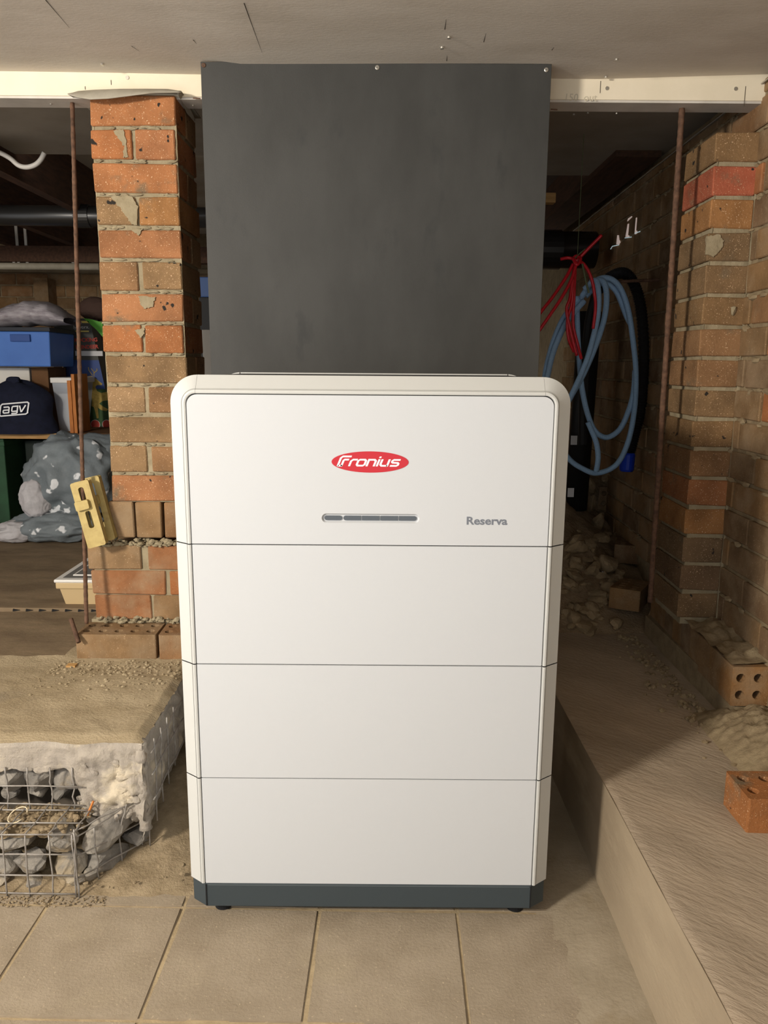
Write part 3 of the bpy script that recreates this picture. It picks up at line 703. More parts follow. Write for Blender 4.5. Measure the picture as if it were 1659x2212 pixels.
def panel(name, loop, holes, parent, mt=WHITE, t=.006):
    o = extr_poly(loop, holes, FPL, FPL + t, lambda u, v, w: (UX + u, w, v)).build(name, mt, parent)
    bv = o.modifiers.new('edge', 'BEVEL'); bv.width = .0009; bv.segments = 2; bv.limit_method = 'ANGLE'; bv.angle_limit = R(50); return o
PW = .3515
for (z0, z1) in mz:
    mo = box('battery_module', (UX - HW + .004, SP + .004, z0 + .0), (UX + HW - .004, BK - .004, z1), SEAM, bu)
    panel('front_panel', [(PW, z1 - G), (-PW, z1 - G), (-PW, z0 + G), (PW, z0 + G)], [], mo)
    for s_ in (-1, 1):
        sweep([((UX + s_ * HW, z0 + G), (s_, 0)), ((UX + s_ * HW, z1 - G), (s_, 0))], 'corner_trim', CREAM, mo)
        sweep([((UX + s_ * HW, z0 + G), (s_, 0)), ((UX + s_ * HW, z1 - G), (s_, 0))], 'corner_trim', CREAM, mo, fn=back)
        box('side_panel', (UX + s_ * HW - (.004 if s_ > 0 else 0), SP + .0125, z0 + G), (UX + s_ * HW + (.004 if s_ < 0 else 0), BK - .0125, z1 - G), WHITE, mo)
    box('rear_panel', (UX - PW, BK - .006, z0 + G), (UX + PW, BK + .004, z1 - G), WHITE, mo)
# top module
z0 = .838
co = rrect(UX - HW + .003, z0, UX + HW - .003, TOPZ - .003, RAD, 10, (0, 0, 1, 1))
tm = extr_poly(co, [], SP + .004, BK - .004, lambda u, v, w: (u, w, v)).build('control_module', SEAM, bu)
arcL = [((UX - HW + RAD - RAD * math.cos(R(a)), TOPZ - RAD + RAD * math.sin(R(a))), (-math.cos(R(a)), math.sin(R(a)))) for a in range(0, 91, 6)]
jx = .3345
pathL = [((UX - HW, z0 + G), (-1, 0))] + arcL + [((UX - jx - .0013, TOPZ), (0, 1))]
pathR = [((2 * UX - p[0], p[1]), (-n_[0], n_[1])) for p, n_ in pathL]
pathT = [((UX - jx + .0009, TOPZ), (0, 1)), ((UX, TOPZ), (0, 1)), ((UX + jx - .0009, TOPZ), (0, 1))]
for pth, nm in ((pathL, 'corner_trim'), (pathR, 'corner_trim'), (pathT, 'top_trim')):
    sweep(pth, nm, CREAM, tm); sweep(pth, nm, CREAM, tm, fn=back)
def wrap(pth, name):
    mb = MB()
    for p, n_ in pth: mb.v += [(p[0], SP + .0125, p[1]), (p[0], BK - .0125, p[1])]
    mb.f = [(2 * i, 2 * i + 1, 2 * i + 3, 2 * i + 2) for i in range(len(pth) - 1)]
    return mb.build(name, WHITE, tm)
lower = lambda P_: [((p[0] - n_[0] * .0015, p[1] - n_[1] * .0015 - (.012 if n_[1] > .9 else 0)), n_) for p, n_ in P_]
wrap(lower(pathL), 'side_panel'); wrap(lower(pathR), 'side_panel'); wrap(lower(pathT), 'top_panel')
ledz = .8925; lx0, lx1 = aD(695, 1120, FPL).x - UX, aD(906, 1122, FPL).x - UX
slot = lambda g: rrect(lx0 + g, ledz - .0092 + g, lx1 - g, ledz + .0092 - g, .0092 - g, 8)
pnl = panel('front_panel', [(u, v) for u, v in rrect(-PW, z0 + G, PW, TOPZ - .0365, .020, 8, (0, 0, 1, 1))], [slot(0)], tm)
box('rear_panel', (UX - PW, BK - .006, z0 + G), (UX + PW, BK + .004, TOPZ - .038), WHITE, tm)
# led strip: sloped recess + floor + segments
o1, o2 = slot(0), slot(.003); n = len(o1); rec = MB()
rec.add([(UX + u, FPL + .0004, v) for u, v in o1] + [(UX + u, FPL + .0042, v) for u, v in o2], [(i, (i + 1) % n, (i + 1) % n + n, i + n) for i in range(n)])
rec.add([(UX + u, FPL + .0042, v) for u, v in o2], [tuple(range(n))]); rec.build('light_bar_recess', WHITE, tm, smooth=False)
sx0 = lx0 + .0048; sx1 = lx1 - .0048; wS = (sx1 - sx0) / 5; hS = .0046
for i in range(5):
    a = sx0 + wS * i + (.0003 if i == 0 else .0012); b = sx0 + wS * (i + 1) - (.0015 if i == 0 else .0008)
    cn = (1, 1, 1, 1) if i == 0 else (1, 0, 0, 1) if i == 1 else (0, 1, 1, 0) if i == 4 else (0, 0, 0, 0)
    lp = rrect(a, ledz - hS, b, ledz + hS, hS * .98, 6, cn)
    extr_poly(lp, [], FPL + .0022, FPL + .0041, lambda u, v, w: (UX + u, w, v)).build('light_segment', LED, tm)
# logo
lc = aD(799.5, 998, FPL); lw = (aD(883, 998, FPL).x - aD(716.5, 998, FPL).x) / 2; lh = .0207
lg = extr_poly(circ(0, 0, lw, 64, lh), [], FPL - .0006, FPL + .0002, lambda u, v, w: (lc.x + u, w, lc.z + v)).build('oval_logo', RED, tm)
H = 1.0; SH = .34
let = [ # hand-drawn stroke lettering, unit cap height 1.4, x-height 1
    [(0, 0), (0, 1.15), (.18, 1.36), (1.15, 1.36)], [(.42, 0), (.42, .80), (.52, .92), (1.0, .92)], [(0.0, 0.06), (.5, .06)],
    [(1.30, 0), (1.30, .72), (1.48, .92), (1.98, .92)],
    [(2.24, .09), (2.10, .24), (2.10, .76), (2.26, .92), (2.82, .92), (2.98, .76), (2.98, .24), (2.82, .09), (2.24, .09)],
    [(3.28, 0), (3.28, .92), (3.92, .92), (4.10, .74), (4.10, 0)],
    [(4.44, 0), (4.44, 1.0)], [(4.44, 1.16), (4.44, 1.38)],
    [(4.78, 1.0), (4.78, .26), (4.95, .09), (5.60, .09)], [(5.60, 0), (5.60, 1.0)],
    [(6.85, .92), (6.10, .92), (5.98, .80), (5.98, .64), (6.10, .53), (6.66, .50), (6.78, .38), (6.78, .21), (6.64, .09), (5.92, .09)]]
ls_ = .0155; cx = 6.9 / 2 + .22
strokes(let, .235, lambda u, v: (lc.x + (u + SH * v - cx) * ls_ * 1.10 - .0005, FPL - .0009, lc.z + (v - .60) * ls_ * .90)).build('logo_lettering', LWHITE, tm)
rc = aD(1051, 1133, FPL); me = text_mesh('Reserva', .0218, .0006, 0, .0001); wtx = max(v.co.x for v in me.vertices) - min(v.co.x for v in me.vertices)
wanted = aD(1095, 1125, FPL).x - aD(1007, 1125, FPL).x; me.transform(Matrix.Diagonal((wanted / wtx, 1, 1, 1)))
link('model_lettering', me, LGREY, tm, loc=(rc.x, FPL - .0003, rc.z), rot=(R(90), 0, 0))
# plinth
bz0, bz1 = .028, .0852; ii = .0035
pp = [(-HW + ii, SP + ii), (-PW, FPL + .002), (PW, FPL + .002), (HW - ii, SP + ii), (HW - ii, BK - ii), (PW, BK + .018), (-PW, BK + .018), (-HW + ii, BK - ii)]
po = extr_poly(pp, [], bz0, bz1, lambda u, v, w: (UX + u, v, w)).build('plinth', ANTH, bu)
bv = po.modifiers.new('edge', 'BEVEL'); bv.width = .0025; bv.segments = 2; bv.limit_method = 'ANGLE'; bv.angle_limit = R(60)
for s_ in (-1, 1): box('corner_groove', (UX + s_ * PW - .0012, FPL + .0005, bz0 + .003), (UX + s_ * PW + .0012, FPL + .004, bz1 - .003), RUB, bu)
box('plinth_lip', (UX - PW + .004, FPL + .0012, bz1 - .0048), (UX + PW - .004, FPL + .004, bz1 - .0034), mat('lip_edge', s2l((90, 98, 102)), rough=.4), bu)
for fx in (aD(483, 1965, 1.53).x, aD(1112, 1970, 1.53).x):
    for fy in (1.535, 1.93):
        MB().tube([(fx, fy, 0), (fx, fy, .012), (fx, fy, .0121), (fx, fy, .029)], .02, 20, rf=lambda i: .019 if i < 2 else .011).build('foot', RUB, bu)

# ================================================================== BLACK BACKING BOARD
BD = 2.157; bx0 = aD(433, 132, BD).x; bx1 = aD(1192, 136, BD).x; bz = 1.947
bb = box('backing_board', (bx0, BD, .70), (bx1, BD + .012, bz), BOARD, bevel=.0008); tag(bb, 'large matt black backing board hung behind the white unit', 'board')
for px, py in ((440, 141), (815, 146), (1180, 151)):
    c = aD(px, py, BD); sc = MB().tube([c, c - Vector((0, .0015, 0)), c - Vector((0, .0025, 0))], .0055, 14, rf=lambda i: .0056 if i < 2 else .004).build('screw', STEEL if px > 500 else RUST, bb)
    MB().box(c + Vector((-.0022, -.0029, -.0006)), c + Vector((.0022, -.0024, .0006))).build('screw_slot', SEAM, sc)
# batten holding the board up
box('fixing_batten', (bx0 + .02, BD + .012, 1.80), (bx1 - .02, 2.262, 1.89), PALETIM, bb)

# ================================================================== RIGHT SIDE THINGS
# loose brick on the slab
a = aZ(1611, 1800, SR); b = aZ(1551, 1722, SR)
ang = math.atan2(b.y - a.y, b.x - a.x) - math.pi / 2
ey = Vector((-math.sin(ang), math.cos(ang), 0)); ex = Vector((math.cos(ang), math.sin(ang), 0))
lb = link('loose_brick', perf_mesh(.23, .111, .077, 5, 2, .0125), BRICK, None, loc=a + ex * .115 + ey * .0555 + Vector((0, 0, .0385)), rot=(0, 0, ang), col=s2l((158, 104, 62)))
tag(lb, 'loose orange perforated brick lying on the right slab', 'brick')
# rubble slope
def rub(x, y):
    t = max(0, min(1, (y - 2.62) / 1.0)); edge = max(0, 1 - max(0, (x - .80)) / .22) if y < 3.6 else 1
    return SR - .01 + (.44 * t ** .9) * (.55 + .45 * edge) + .03 * t * fbm((x, y, 0), 7) + .012 * min(1, t * 6) * fbm((x, y, 0), 30)
MB().grid(80, 110, lambda u, v: (-.3 + 1.4 * u, 2.5 + 2.6 * v, rub(-.3 + 1.4 * u, 2.5 + 2.6 * v))).build('floor_rubble', DIRTD, smooth=True, kind='structure', label='slope of dusty rubble and soil beyond the slab')
k = 0
def pick(px, py):   # first point of the rubble slope hit by the ray
    for i in range(400):
        D = 2.45 + i * .006; p = aD(px, py, D)
        if p.z < rub(p.x, p.y): return p
    return p
spots = []
for i in range(95):
    px = random.uniform(1212, 1345); py = random.uniform(1150, 1372); r = random.choice((.012, .016, .02, .026, .034)) * (1 if py > 1200 else 1.2)
    spots.append((px, py, r))
for px, py, r in spots:
    p = pick(px, py); st = link('rubble_stone', stone_mesh(r * random.uniform(1, 1.5), r, r * random.uniform(.6, .9), 2000 + k, 2, 10), STONEB, loc=(p.x, p.y, p.z + r * .25), rot=(random.uniform(-.5, .5), random.uniform(-.5, .5), random.uniform(0, 6)))
    k += 1; tag(st, 'dusty rubble stone on the slope right of the white unit', 'stone', 'rubble stones on the right slope')
for (px, py, sx, sy, sz_, lb_) in ((1312, 1228, .068, .05, .046, 'large rounded pale stone above the foil scrap'), (1262, 1060, .06, .05, .05, 'rough dark stone high on the rubble slope under the hose'),
                                   (1330, 1040, .07, .05, .04, 'flat dark stone on top of the rubble below the blue fitting'), (1248, 1215, .036, .03, .025, 'rounded stone beside the large pale stone'),
                                   (1275, 1100, .02, .03, .06, 'upright shard of rock leaning in the rubble'), (1290, 1140, .03, .03, .06, 'pointed pale rock below the perforated brick'),
                                   (1360, 1150, .06, .05, .035, 'broad dusty stone between the two dark bricks')):
    p = pick(px, py); k += 1
    tag(link('rock', stone_mesh(sx, sy, sz_, 2000 + k, 3, 10), STONEB, loc=(p.x, p.y, p.z + sz_ * .35), rot=(random.uniform(-.2, .2), random.uniform(-.2, .2), random.uniform(0, 1))), lb_, 'stone')
def rbrick(px, py, rot, lb_, dz=.03, c_=None, perf=True):
    p = pick(px, py)
    tag(link('rubble_brick', perf_mesh(.23, .11, .076) if perf else brick_mesh(.23, .11, .076, 1), BRICKD, loc=(p.x, p.y, p.z + dz), rot=rot, col=c_ or DK[1]), lb_, 'brick')
rbrick(1345, 1098, (R(90), 0, R(-12)), 'dark perforated brick on its side high on the rubble slope', .05)
rbrick(1358, 1205, (0, R(3), R(70)), 'dark brick lying against the wall above the pale stone', .035, DK[3], True)
rbrick(1360, 1300, (R(0), R(5), R(62)), 'dusty perforated brick at the foot of the rubble beside the pier', .03, DK[2], True)
# pipe offcut ring by the footing
c = aZ(1418, 1330, .30)
tag(MB().tube([Vector((c.x + .0, c.y + .012 * math.cos(t), .29 + .04 * math.sin(t))) + Vector((.03 * math.cos(t), 0, 0)) for t in [i * .35 for i in range(13)]], .006, 8).build('hose_offcut', mat('tan_plastic', s2l((150, 128, 100)), rough=.6), smooth=True), 'tan curved hose offcut at the end of the brick footing', 'hose')
# foil scrap
p = pick(1293, 1245); fm = stone_mesh(.03, .022, .02, 77, 3, 20)
for v in fm.vertices: v.co *= 1 + .5 * noise.noise(v.co * 160)
tag(link('foil_scrap', fm, FOIL, loc=(p.x, p.y, p.z + .012)), 'crumpled shiny foil scrap on the rubble', 'foil')
# daylight gaps in the wall
for quad in (((1327, 528), (1332, 528), (1330, 508), (1329, 508)), ((1348, 512), (1352, 512), (1355, 483), (1353, 484)), ((1369, 506), (1370, 505), (1373, 470), (1372, 471)), ((1352, 478), (1362, 469), (1362, 467), (1354, 472))):
    cs = [aX(x, y, 1.032) for x, y in quad]; cs = [Vector((WX(c.y) - .008, c.y, c.z)) for c in cs]
    MB().add(cs + [c + Vector((.01, 0, 0)) for c in cs], [(0, 1, 2, 3), (4, 5, 6, 7), (0, 1, 5, 4), (1, 2, 6, 5), (2, 3, 7, 6), (3, 0, 4, 7)]).build('daylight_gap', GAP, wr)
for seg in (((1314, 538), (1318, 532), (1333, 529)), ((1347, 514), (1362, 512)), ((1370, 504), (1382, 500))):
    cs = [aX(x, y, 1.032) for x, y in seg]; cs = [Vector((WX(c.y) - .008, c.y, c.z)) for c in cs]
    MB().tube(cs, .0018, 5).build('daylight_gap', mat('daylight_cool', (.75, .95, 1.0), emit=.35), wr)
c = aD(1178, 600, 4.4)
# black soil pipe at right
pz = aD(1235, 540, 3.75).z; pe = aD(1284, 540, 3.75).x
bp = empty('soil_pipe', (.8, 3.75, pz), label='thick black soil pipe running behind the red cable', cat='pipe')
MB().tube([(.05, 3.75, pz), (pe - .0, 3.75, pz)], .082, 24).build('pipe', BPIPE, bp, smooth=False)
for q in bp.children[0].data.polygons: q.use_smooth = len(q.vertices) == 4
MB().tube([(.05, 3.75, pz), (pe - .16, 3.75, pz)], .088, 24).build('collar', BPIPE, bp)
# vertical black pipe behind the hoses
p = aD(1240, 900, 3.45)
vp = empty('downpipe', (p.x, 3.45, .5), label='dark upright pipe with white label behind the hose coil', cat='pipe')
MB().tube([(p.x + .03, 3.45, .55), (p.x + .045, 3.45, 1.42)], .05, 20).build('pipe', KHOSE, vp, smooth=True)
for (px, py) in ((1240, 951), (1233, 1064)):
    c = aD(px, py, 3.385); box('paper_label', (c.x - .014, c.y, c.z - .02), (c.x + .014, c.y + .002, c.z + .02), LMARK, vp)
# blue hose coil
def hpath(pts, n=8): return crom([aD(x, y, D) for x, y, D in pts], n)
hose = empty('blue_hose_coil', aD(1300, 1020, 3.0), label='coil of pale blue hose hanging beside the brick wall', cat='hose')
HR = .0105
loops = [
 [(1262, 625, 2.98), (1285, 606, 2.96), (1292, 625, 2.94), (1293, 660, 2.93), (1287, 705, 2.93), (1270, 770, 2.93), (1250, 820, 2.93), (1232, 858, 2.93), (1205, 910, 2.93)],
 [(1275, 610, 3.0), (1300, 606, 2.97), (1310, 632, 2.96), (1307, 680, 2.95), (1290, 738, 2.95), (1262, 805, 2.95), (1236, 852, 2.95), (1210, 900, 2.95)],
 [(1250, 655, 3.0), (1272, 618, 3.0), (1305, 600, 3.0), (1335, 615, 3.0), (1356, 665, 3.0), (1368, 740, 3.0), (1374, 810, 3.0), (1370, 890, 3.0), (1355, 960, 3.0), (1330, 1005, 3.0), (1290, 1022, 3.0), (1258, 1012, 3.0), (1228, 990, 3.0), (1195, 940, 3.0)],
 [(1265, 640, 3.02), (1300, 612, 3.02), (1330, 628, 3.02), (1352, 680, 3.02), (1362, 700, 3.02)],
 [(1246, 640, 2.99), (1247, 700, 2.99), (1250, 760, 2.99), (1256, 830, 2.99), (1268, 890, 2.99), (1285, 930, 3.0), (1310, 945, 3.0), (1338, 928, 3.005), (1356, 892, 3.01), (1368, 850, 3.01), (1372, 800, 3.01)],
 [(1262, 650, 2.97), (1228, 690, 2.96), (1205, 735, 2.96), (1190, 780, 2.96), (1176, 850, 2.96)],
 [(1255, 650, 2.99), (1222, 680, 2.98), (1198, 730, 2.98), (1180, 795, 2.98), (1172, 860, 2.98)],
 [(1270, 912, 2.97), (1280, 935, 2.97), (1289, 960, 2.97), (1292, 990, 2.97), (1288, 1018, 2.98)]]
for lp in loops: MB().tube(hpath(lp), HR, 10).build('hose_loop', BHOSE, hose, smooth=True)
# black corrugated hose with blue cap
kp = hpath([(1290, 628, 3.06), (1320, 598, 3.07), (1352, 592, 3.08), (1376, 630, 3.09), (1388, 700, 3.09), (1390, 800, 3.09), (1384, 880, 3.09), (1370, 940, 3.08), (1358, 985, 3.08)], 22)
kh = empty('corrugated_hose', aD(1356, 1010, 3.08), label='black corrugated hose with blue end fitting against the wall', cat='hose')
MB().tube(kp, .021, 12, rf=lambda i: .0225 if i % 2 else .019).build('hose', KHOSE, kh)
e = aD(1357, 978, 3.07); f_ = aD(1353, 1018, 3.07); MB().tube([e, e.lerp(f_, .1), e.lerp(f_, .9), f_], .028, 16, rf=lambda i: .024 if i in (0, 3) else .028).build('end_fitting', BLUE, kh)
kp2 = hpath([(1290, 628, 3.10), (1275, 690, 3.10), (1268, 760, 3.10), (1262, 860, 3.10), (1260, 960, 3.1)], 22)
MB().tube(kp2, .02, 10).build('hose', KHOSE, kh)
# hook that carries the hoses
hc = aD(1300, 606, 3.03)
tag(MB().tube(crom([(WX(3.03) + .02, 3.03, hc.z + .005), (hc.x + .06, 3.03, hc.z - .004), (hc.x - .03, 3.03, hc.z - .014), (hc.x - .05, 3.03, hc.z + .012)], 6), .006, 8).build('wall_hook', RUST, smooth=True), 'rusty wall hook under the hose coil', 'hook')
# red cable bundle
rcb = empty('red_cable_bundle', aD(1246, 760, 2.9), label='bundle of red cable tied in front of the blue hose', cat='cable')
for lp in ([(1246, 563, 2.9), (1272, 536, 2.89), (1300, 508, 2.88)], [(1211, 560, 2.91), (1228, 557, 2.9), (1246, 563, 2.9), (1262, 572, 2.89), (1277, 600, 2.88), (1285, 640, 2.88), (1286, 670, 2.89), (1281, 710, 2.9)],
           [(1238, 570, 2.89), (1222, 600, 2.88), (1195, 640, 2.87), (1170, 672, 2.86), (1150, 700, 2.86)], [(1246, 566, 2.88), (1236, 600, 2.87), (1215, 640, 2.86), (1185, 685, 2.85), (1150, 735, 2.85)],
           [(1240, 570, 2.9), (1238, 610, 2.89), (1235, 655, 2.89), (1226, 690, 2.89), (1228, 730, 2.89), (1240, 760, 2.9)], [(1243, 568, 2.91), (1240, 640, 2.9), (1238, 700, 2.9), (1248, 745, 2.9), (1256, 775, 2.91)],
           [(1241, 568, 2.895), (1232, 640, 2.885), (1224, 668, 2.885), (1232, 712, 2.885), (1246, 768, 2.89)]):
    MB().tube(hpath(lp), .0058, 8).build('cable', RCAB, rcb, smooth=True)
MB().tube(hpath([(1238, 558, 2.885), (1246, 572, 2.87), (1254, 560, 2.885), (1246, 553, 2.9), (1238, 558, 2.9)]), .006, 8).build('cable_tie', RCAB, rcb, smooth=True)
MB().tube(hpath([(1240, 560, 2.89), (1252, 548, 2.89), (1264, 538, 2.89)]), .0022, 6).build('tie_tail', mat('green_tie', s2l((90, 100, 70)), rough=.6), rcb)
MB().tube(hpath([(1258, 570, 2.875), (1264, 600, 2.87), (1272, 633, 2.87)]), .0035, 6).build('tie_tail', mat('green_tie', s2l((90, 100, 70))), rcb)
# string carrying the red bundle from the joist
MB().tube([aD(1247, 560, 2.9), (aD(1247, 560, 2.9).x, 2.9, 1.985)], .0012, 5).build('string', mat('green_tie', (0, 0, 0)), rcb)

# ================================================================== LEFT BACKGROUND THINGS
BZ = .30
# black waste pipe
pa, pb = aD(-60, 462, 3.9), aD(470, 472, 3.9)
lp = empty('waste_pipe', (pa + pb) / 2, label='long black waste pipe under the joists behind the pillar', cat='pipe')
o = MB().tube([pa + Vector((-.9, 0, 0)), pb + Vector((.5, 0, 0))], .047, 24).build('pipe', BPIPE, lp, smooth=True)
e = aD(165, 467, 3.9); f_ = aD(196, 467, 3.9); MB().tube([e, f_], .054, 24).build('coupling', BPIPE, lp)
# pale grey pipe farther back
pa, pb = aD(-60, 575, 5.0), aD(214, 576, 5.0)
tag(MB().tube([pa + Vector((-.8, 0, 0)), pb], .021, 16).build('grey_pipe', GPIPE, smooth=True), 'thin pale grey pipe along the far brick wall', 'pipe')
for i, px in enumerate((28, 38, 57, 156)):
    a, b = aD(px, 546, 5.02), aD(px, 562, 5.02)
    tag(box('pipe_hanger', (a.x - .008, 5.02, b.z - .03), (a.x + .008, 5.03, a.z + .3), GALV), ('leftmost thin metal hanger above the pale grey pipe', 'second thin metal hanger from the left above the pale grey pipe', 'third thin metal hanger above the pale grey pipe', 'thin metal hanger above the pale grey pipe near the rusty rod')[i], 'hanger', 'pipe hangers')
a, b = aD(23, 541, 5.9), aD(50, 546, 5.9)
box('daylight_gap', (a.x, 5.9, b.z), (b.x, 5.92, a.z), mat('daylight_warm', (1, .9, .7), emit=1.5), wb)
# conduit
tag(MB().tube(hpath([(-30, 318, 2.95), (0, 330, 2.95), (22, 342, 2.95), (40, 357, 2.95), (58, 361, 2.95), (76, 356, 2.95), (88, 345, 2.95), (96, 330, 2.95)]), .0085, 10).build('conduit', CONDUIT, smooth=True), 'curved pale conduit hooked under the soffit at left', 'conduit')
# shelf
shz = aD(60, 936, 4.2).z; sh0 = aD(-60, 940, 4.2).x; sh1 = aD(150, 940, 4.2).x
sh = empty('storage_shelf', (sh0, 4.4, BZ), label='pale timber shelf board carrying the stored boxes', cat='shelf')
box('shelf_board', (-2.9, 4.2, shz - .030), (sh1 - .06, 5.1, shz), PALETIM, sh, bevel=.001)
box('shelf_board', (sh1 - .06, 4.23, shz - .030), (-1.05, 5.1, shz - .002), CARTON, sh, bevel=.001)
for x in (-2.85, sh1 - .25, -1.12):
    box('support', (x, 4.5, BZ), (x + .05, 4.7, shz - .03), JOIST, sh)
def fb(name, x0, y0, x1, y1, D, dep, mt, label, cat, zb=None, bevel=.004, yaw=0, **k):
    a, b = aD(x0, (y0 + y1) / 2, D), aD(x1, (y0 + y1) / 2, D); zt_ = aD((x0 + x1) / 2, y0, D).z; z0_ = aD((x0 + x1) / 2, y1, D).z if zb is None else zb
    o = MB().box((a.x, D, z0_), (b.x, D + dep, zt_)).build(name, mt, bevel=bevel); return tag(o, label, cat)
# objects on the shelf
cz = aD(60, 818, 4.22).z
fb('white_carton', -60, 794, 68, 936, 4.36, .25, WCARD, 'white carton behind the navy bag', 'carton', zb=shz)
fb('brown_carton', 72, 794, 108, 936, 4.36, .25, CARTON, 'brown carton with open flap beside the clear tub', 'carton', zb=shz)
a = aD(88, 800, 4.28)
# clear tub
x0, x1 = aD(104, 870, 4.27).x, aD(148, 870, 4.27).x; tz = aD(125, 816, 4.27).z
tb = empty('clear_tub', ((x0 + x1) / 2, 4.4, shz), label='clear plastic tub with pale lid below the blue crate', cat='tub')
MB().add([(x0 + .02, 4.28, shz), (x1 - .03, 4.28, shz), (x1 - .03, 4.55, shz), (x0 + .02, 4.55, shz), (x0, 4.27, tz - .03), (x1, 4.27, tz - .03), (x1, 4.58, tz - .03), (x0, 4.58, tz - .03)],
         [(0, 3, 2, 1), (4, 5, 6, 7), (0, 1, 5, 4), (1, 2, 6, 5), (2, 3, 7, 6), (3, 0, 4, 7)]).build('tub_body', CLEARP, tb)
box('lid', (x0 - .008, 4.262, tz - .03), (x1 + .008, 4.59, tz), WLID, tb, bevel=.004)
box('folded_paper', (x0 + .02, 4.30, shz + .01), (x1 - .04, 4.32, tz - .09), LMARK, tb)
tb.location.y += .07
# blue crate
x0, x1 = aD(-60, 770, 4.2).x, aD(112, 770, 4.2).x; c1z = aD(60, 716, 4.2).z
bcz = aD(60, 792, 4.2).z; xr = aD(163, 770, 4.63).x
bc = empty('blue_crate', ((x0 + x1) / 2, 4.4, bcz), label='blue storage crate with dark lid stacked on the cartons', cat='crate')
MB().add([(x0, 4.2, bcz), (x1 - .01, 4.2, bcz), (xr - .01, 4.62, bcz), (x0, 4.62, bcz), (x0, 4.19, c1z), (x1, 4.19, c1z), (xr, 4.63, c1z), (x0, 4.63, c1z)],
         [(0, 3, 2, 1), (4, 5, 6, 7), (0, 1, 5, 4), (1, 2, 6, 5), (2, 3, 7, 6), (3, 0, 4, 7)]).build('crate_body', BCRATE, bc, bevel=.006)
MB().add([(x0, 4.18, c1z), (x1 + .008, 4.18, c1z), (xr + .008, 4.64, c1z), (x0, 4.64, c1z), (x0, 4.18, c1z + .022), (x1 + .006, 4.18, c1z + .022), (xr + .006, 4.64, c1z + .022), (x0, 4.64, c1z + .022)],
         [(0, 3, 2, 1), (4, 5, 6, 7), (0, 1, 5, 4), (1, 2, 6, 5), (2, 3, 7, 6), (3, 0, 4, 7)]).build('lid', BLID, bc, bevel=.003)
a, b = aD(22, 722, 4.185), aD(66, 738, 4.185); box('latch', (a.x, 4.178, b.z), (b.x, 4.192, a.z), mat('latch_blue', s2l((40, 74, 140)), rough=.5), bc, bevel=.002)
# plastic wrapped roll on the crate
pw = MB(); pc = aD(78, 712, 4.3); wl_, wr_ = aD(3, 712, 4.3).x, aD(152, 712, 4.3).x; zl = c1z + .022
def roll(u, v):
    t = 2 * math.pi * v; x = wl_ + (wr_ - wl_) * u; hh = .052 * (.55 + .75 * math.sin(math.pi * min(1, .12 + u * .88)) ** .7) * (1 - .35 * max(0, u - .75) / .25)
    rr = 1 + .14 * fbm((u * 3, math.cos(t) * .6, math.sin(t) * .6), 2.2)
    return (x + .03 * math.sin(t) * (u < .05), 4.34 + .13 * math.cos(t) * rr, zl + hh * 1.02 + hh * math.sin(t) * rr * (1 if math.sin(t) > 0 else .98) + .018 * u)
pw.grid(40, 28, roll); tag(pw.build('wrapped_roll', PWRAP, smooth=True), 'roll wrapped in crinkled grey plastic on the blue crate', 'roll')
a, b = aD(12, 710, 4.2), aD(52, 715, 4.2); tag(box('timber_strip', (a.x, 4.205, b.z), (b.x, 4.5, a.z), PALETIM), 'thin pale timber strip sticking out of the wrapped roll', 'strip')
a, b = aD(-40, 687, 4.4), aD(11, 715, 4.4); tag(box('timber_block', (a.x, 4.5, c1z + .022), (b.x, 4.62, a.z), PALETIM, bevel=.002), 'pale timber block behind the wrapped roll at the left edge', 'block')
# navy bag with logo
bgx0, bgx1 = aD(-70, 880, 4.12).x, aD(107, 880, 4.12).x; bcx = (bgx0 + bgx1) / 2; ba = (bgx1 - bgx0) / 2; bh = aD(30, 822, 4.12).z - shz
def bagp(u, v):
    t = 2 * math.pi * u; ph = v; rr = (1 - ph ** 3.2) ** .5 * (.93 + .07 * math.cos(ph * 9)) if ph < 1 else 0
    w = 1 + .04 * fbm((math.cos(t), math.sin(t), ph * 2), 1.6)
    return (bcx + ba * math.cos(t) * rr * w, 4.23 + .10 * math.sin(t) * rr * w, shz + bh * ph * (1 + .03 * math.sin(t * 3)))
bag = empty('drawstring_bag', (bcx, 4.22, shz), label='navy fabric bag with white boxed lettering on the shelf', cat='bag')
MB().grid(60, 30, bagp).build('bag_body', NAVY, bag, smooth=True)
link('bag_knot', stone_mesh(.04, .03, .022, 3, 3, 8), NAVY, bag, loc=(aD(30, 826, 4.2).x, 4.2, shz + bh))
def bagy(x, z):
    ph = max(0, min(.98, (z - shz) / bh)); rr = (1 - ph ** 3.2) ** .5 * .93; q = (x - bcx) / (ba * rr); return 4.23 - .10 * rr * math.sqrt(max(0, 1 - q * q)) * 1.02 - .006
agl = [[(-.15, 0), (2.9, 0), (3.12, .15), (3.12, .30), (3.26, 1.3), (3.1, 1.45), (0.1, 1.45), (-.1, 1.3), (-.32, .1), (-.15, 0)],
       [(.25, 1.05), (.85, 1.05), (.95, .95), (.88, .32)], [(.9, .68), (.25, .68), (.18, .6), (.17, .42), (.27, .34), (.9, .34)],
       [(1.92, .46), (1.34, .46), (1.26, .54), (1.33, .98), (1.42, 1.06), (2.0, 1.06), (1.9, .28), (1.8, .2), (1.2, .2)],
       [(2.22, 1.1), (2.36, .36), (2.44, .36), (2.92, 1.1)]]
ac = aD(29, 884, 4.13); asc = (aD(59, 884, 4.13).x - aD(0, 884, 4.13).x) / 3.4
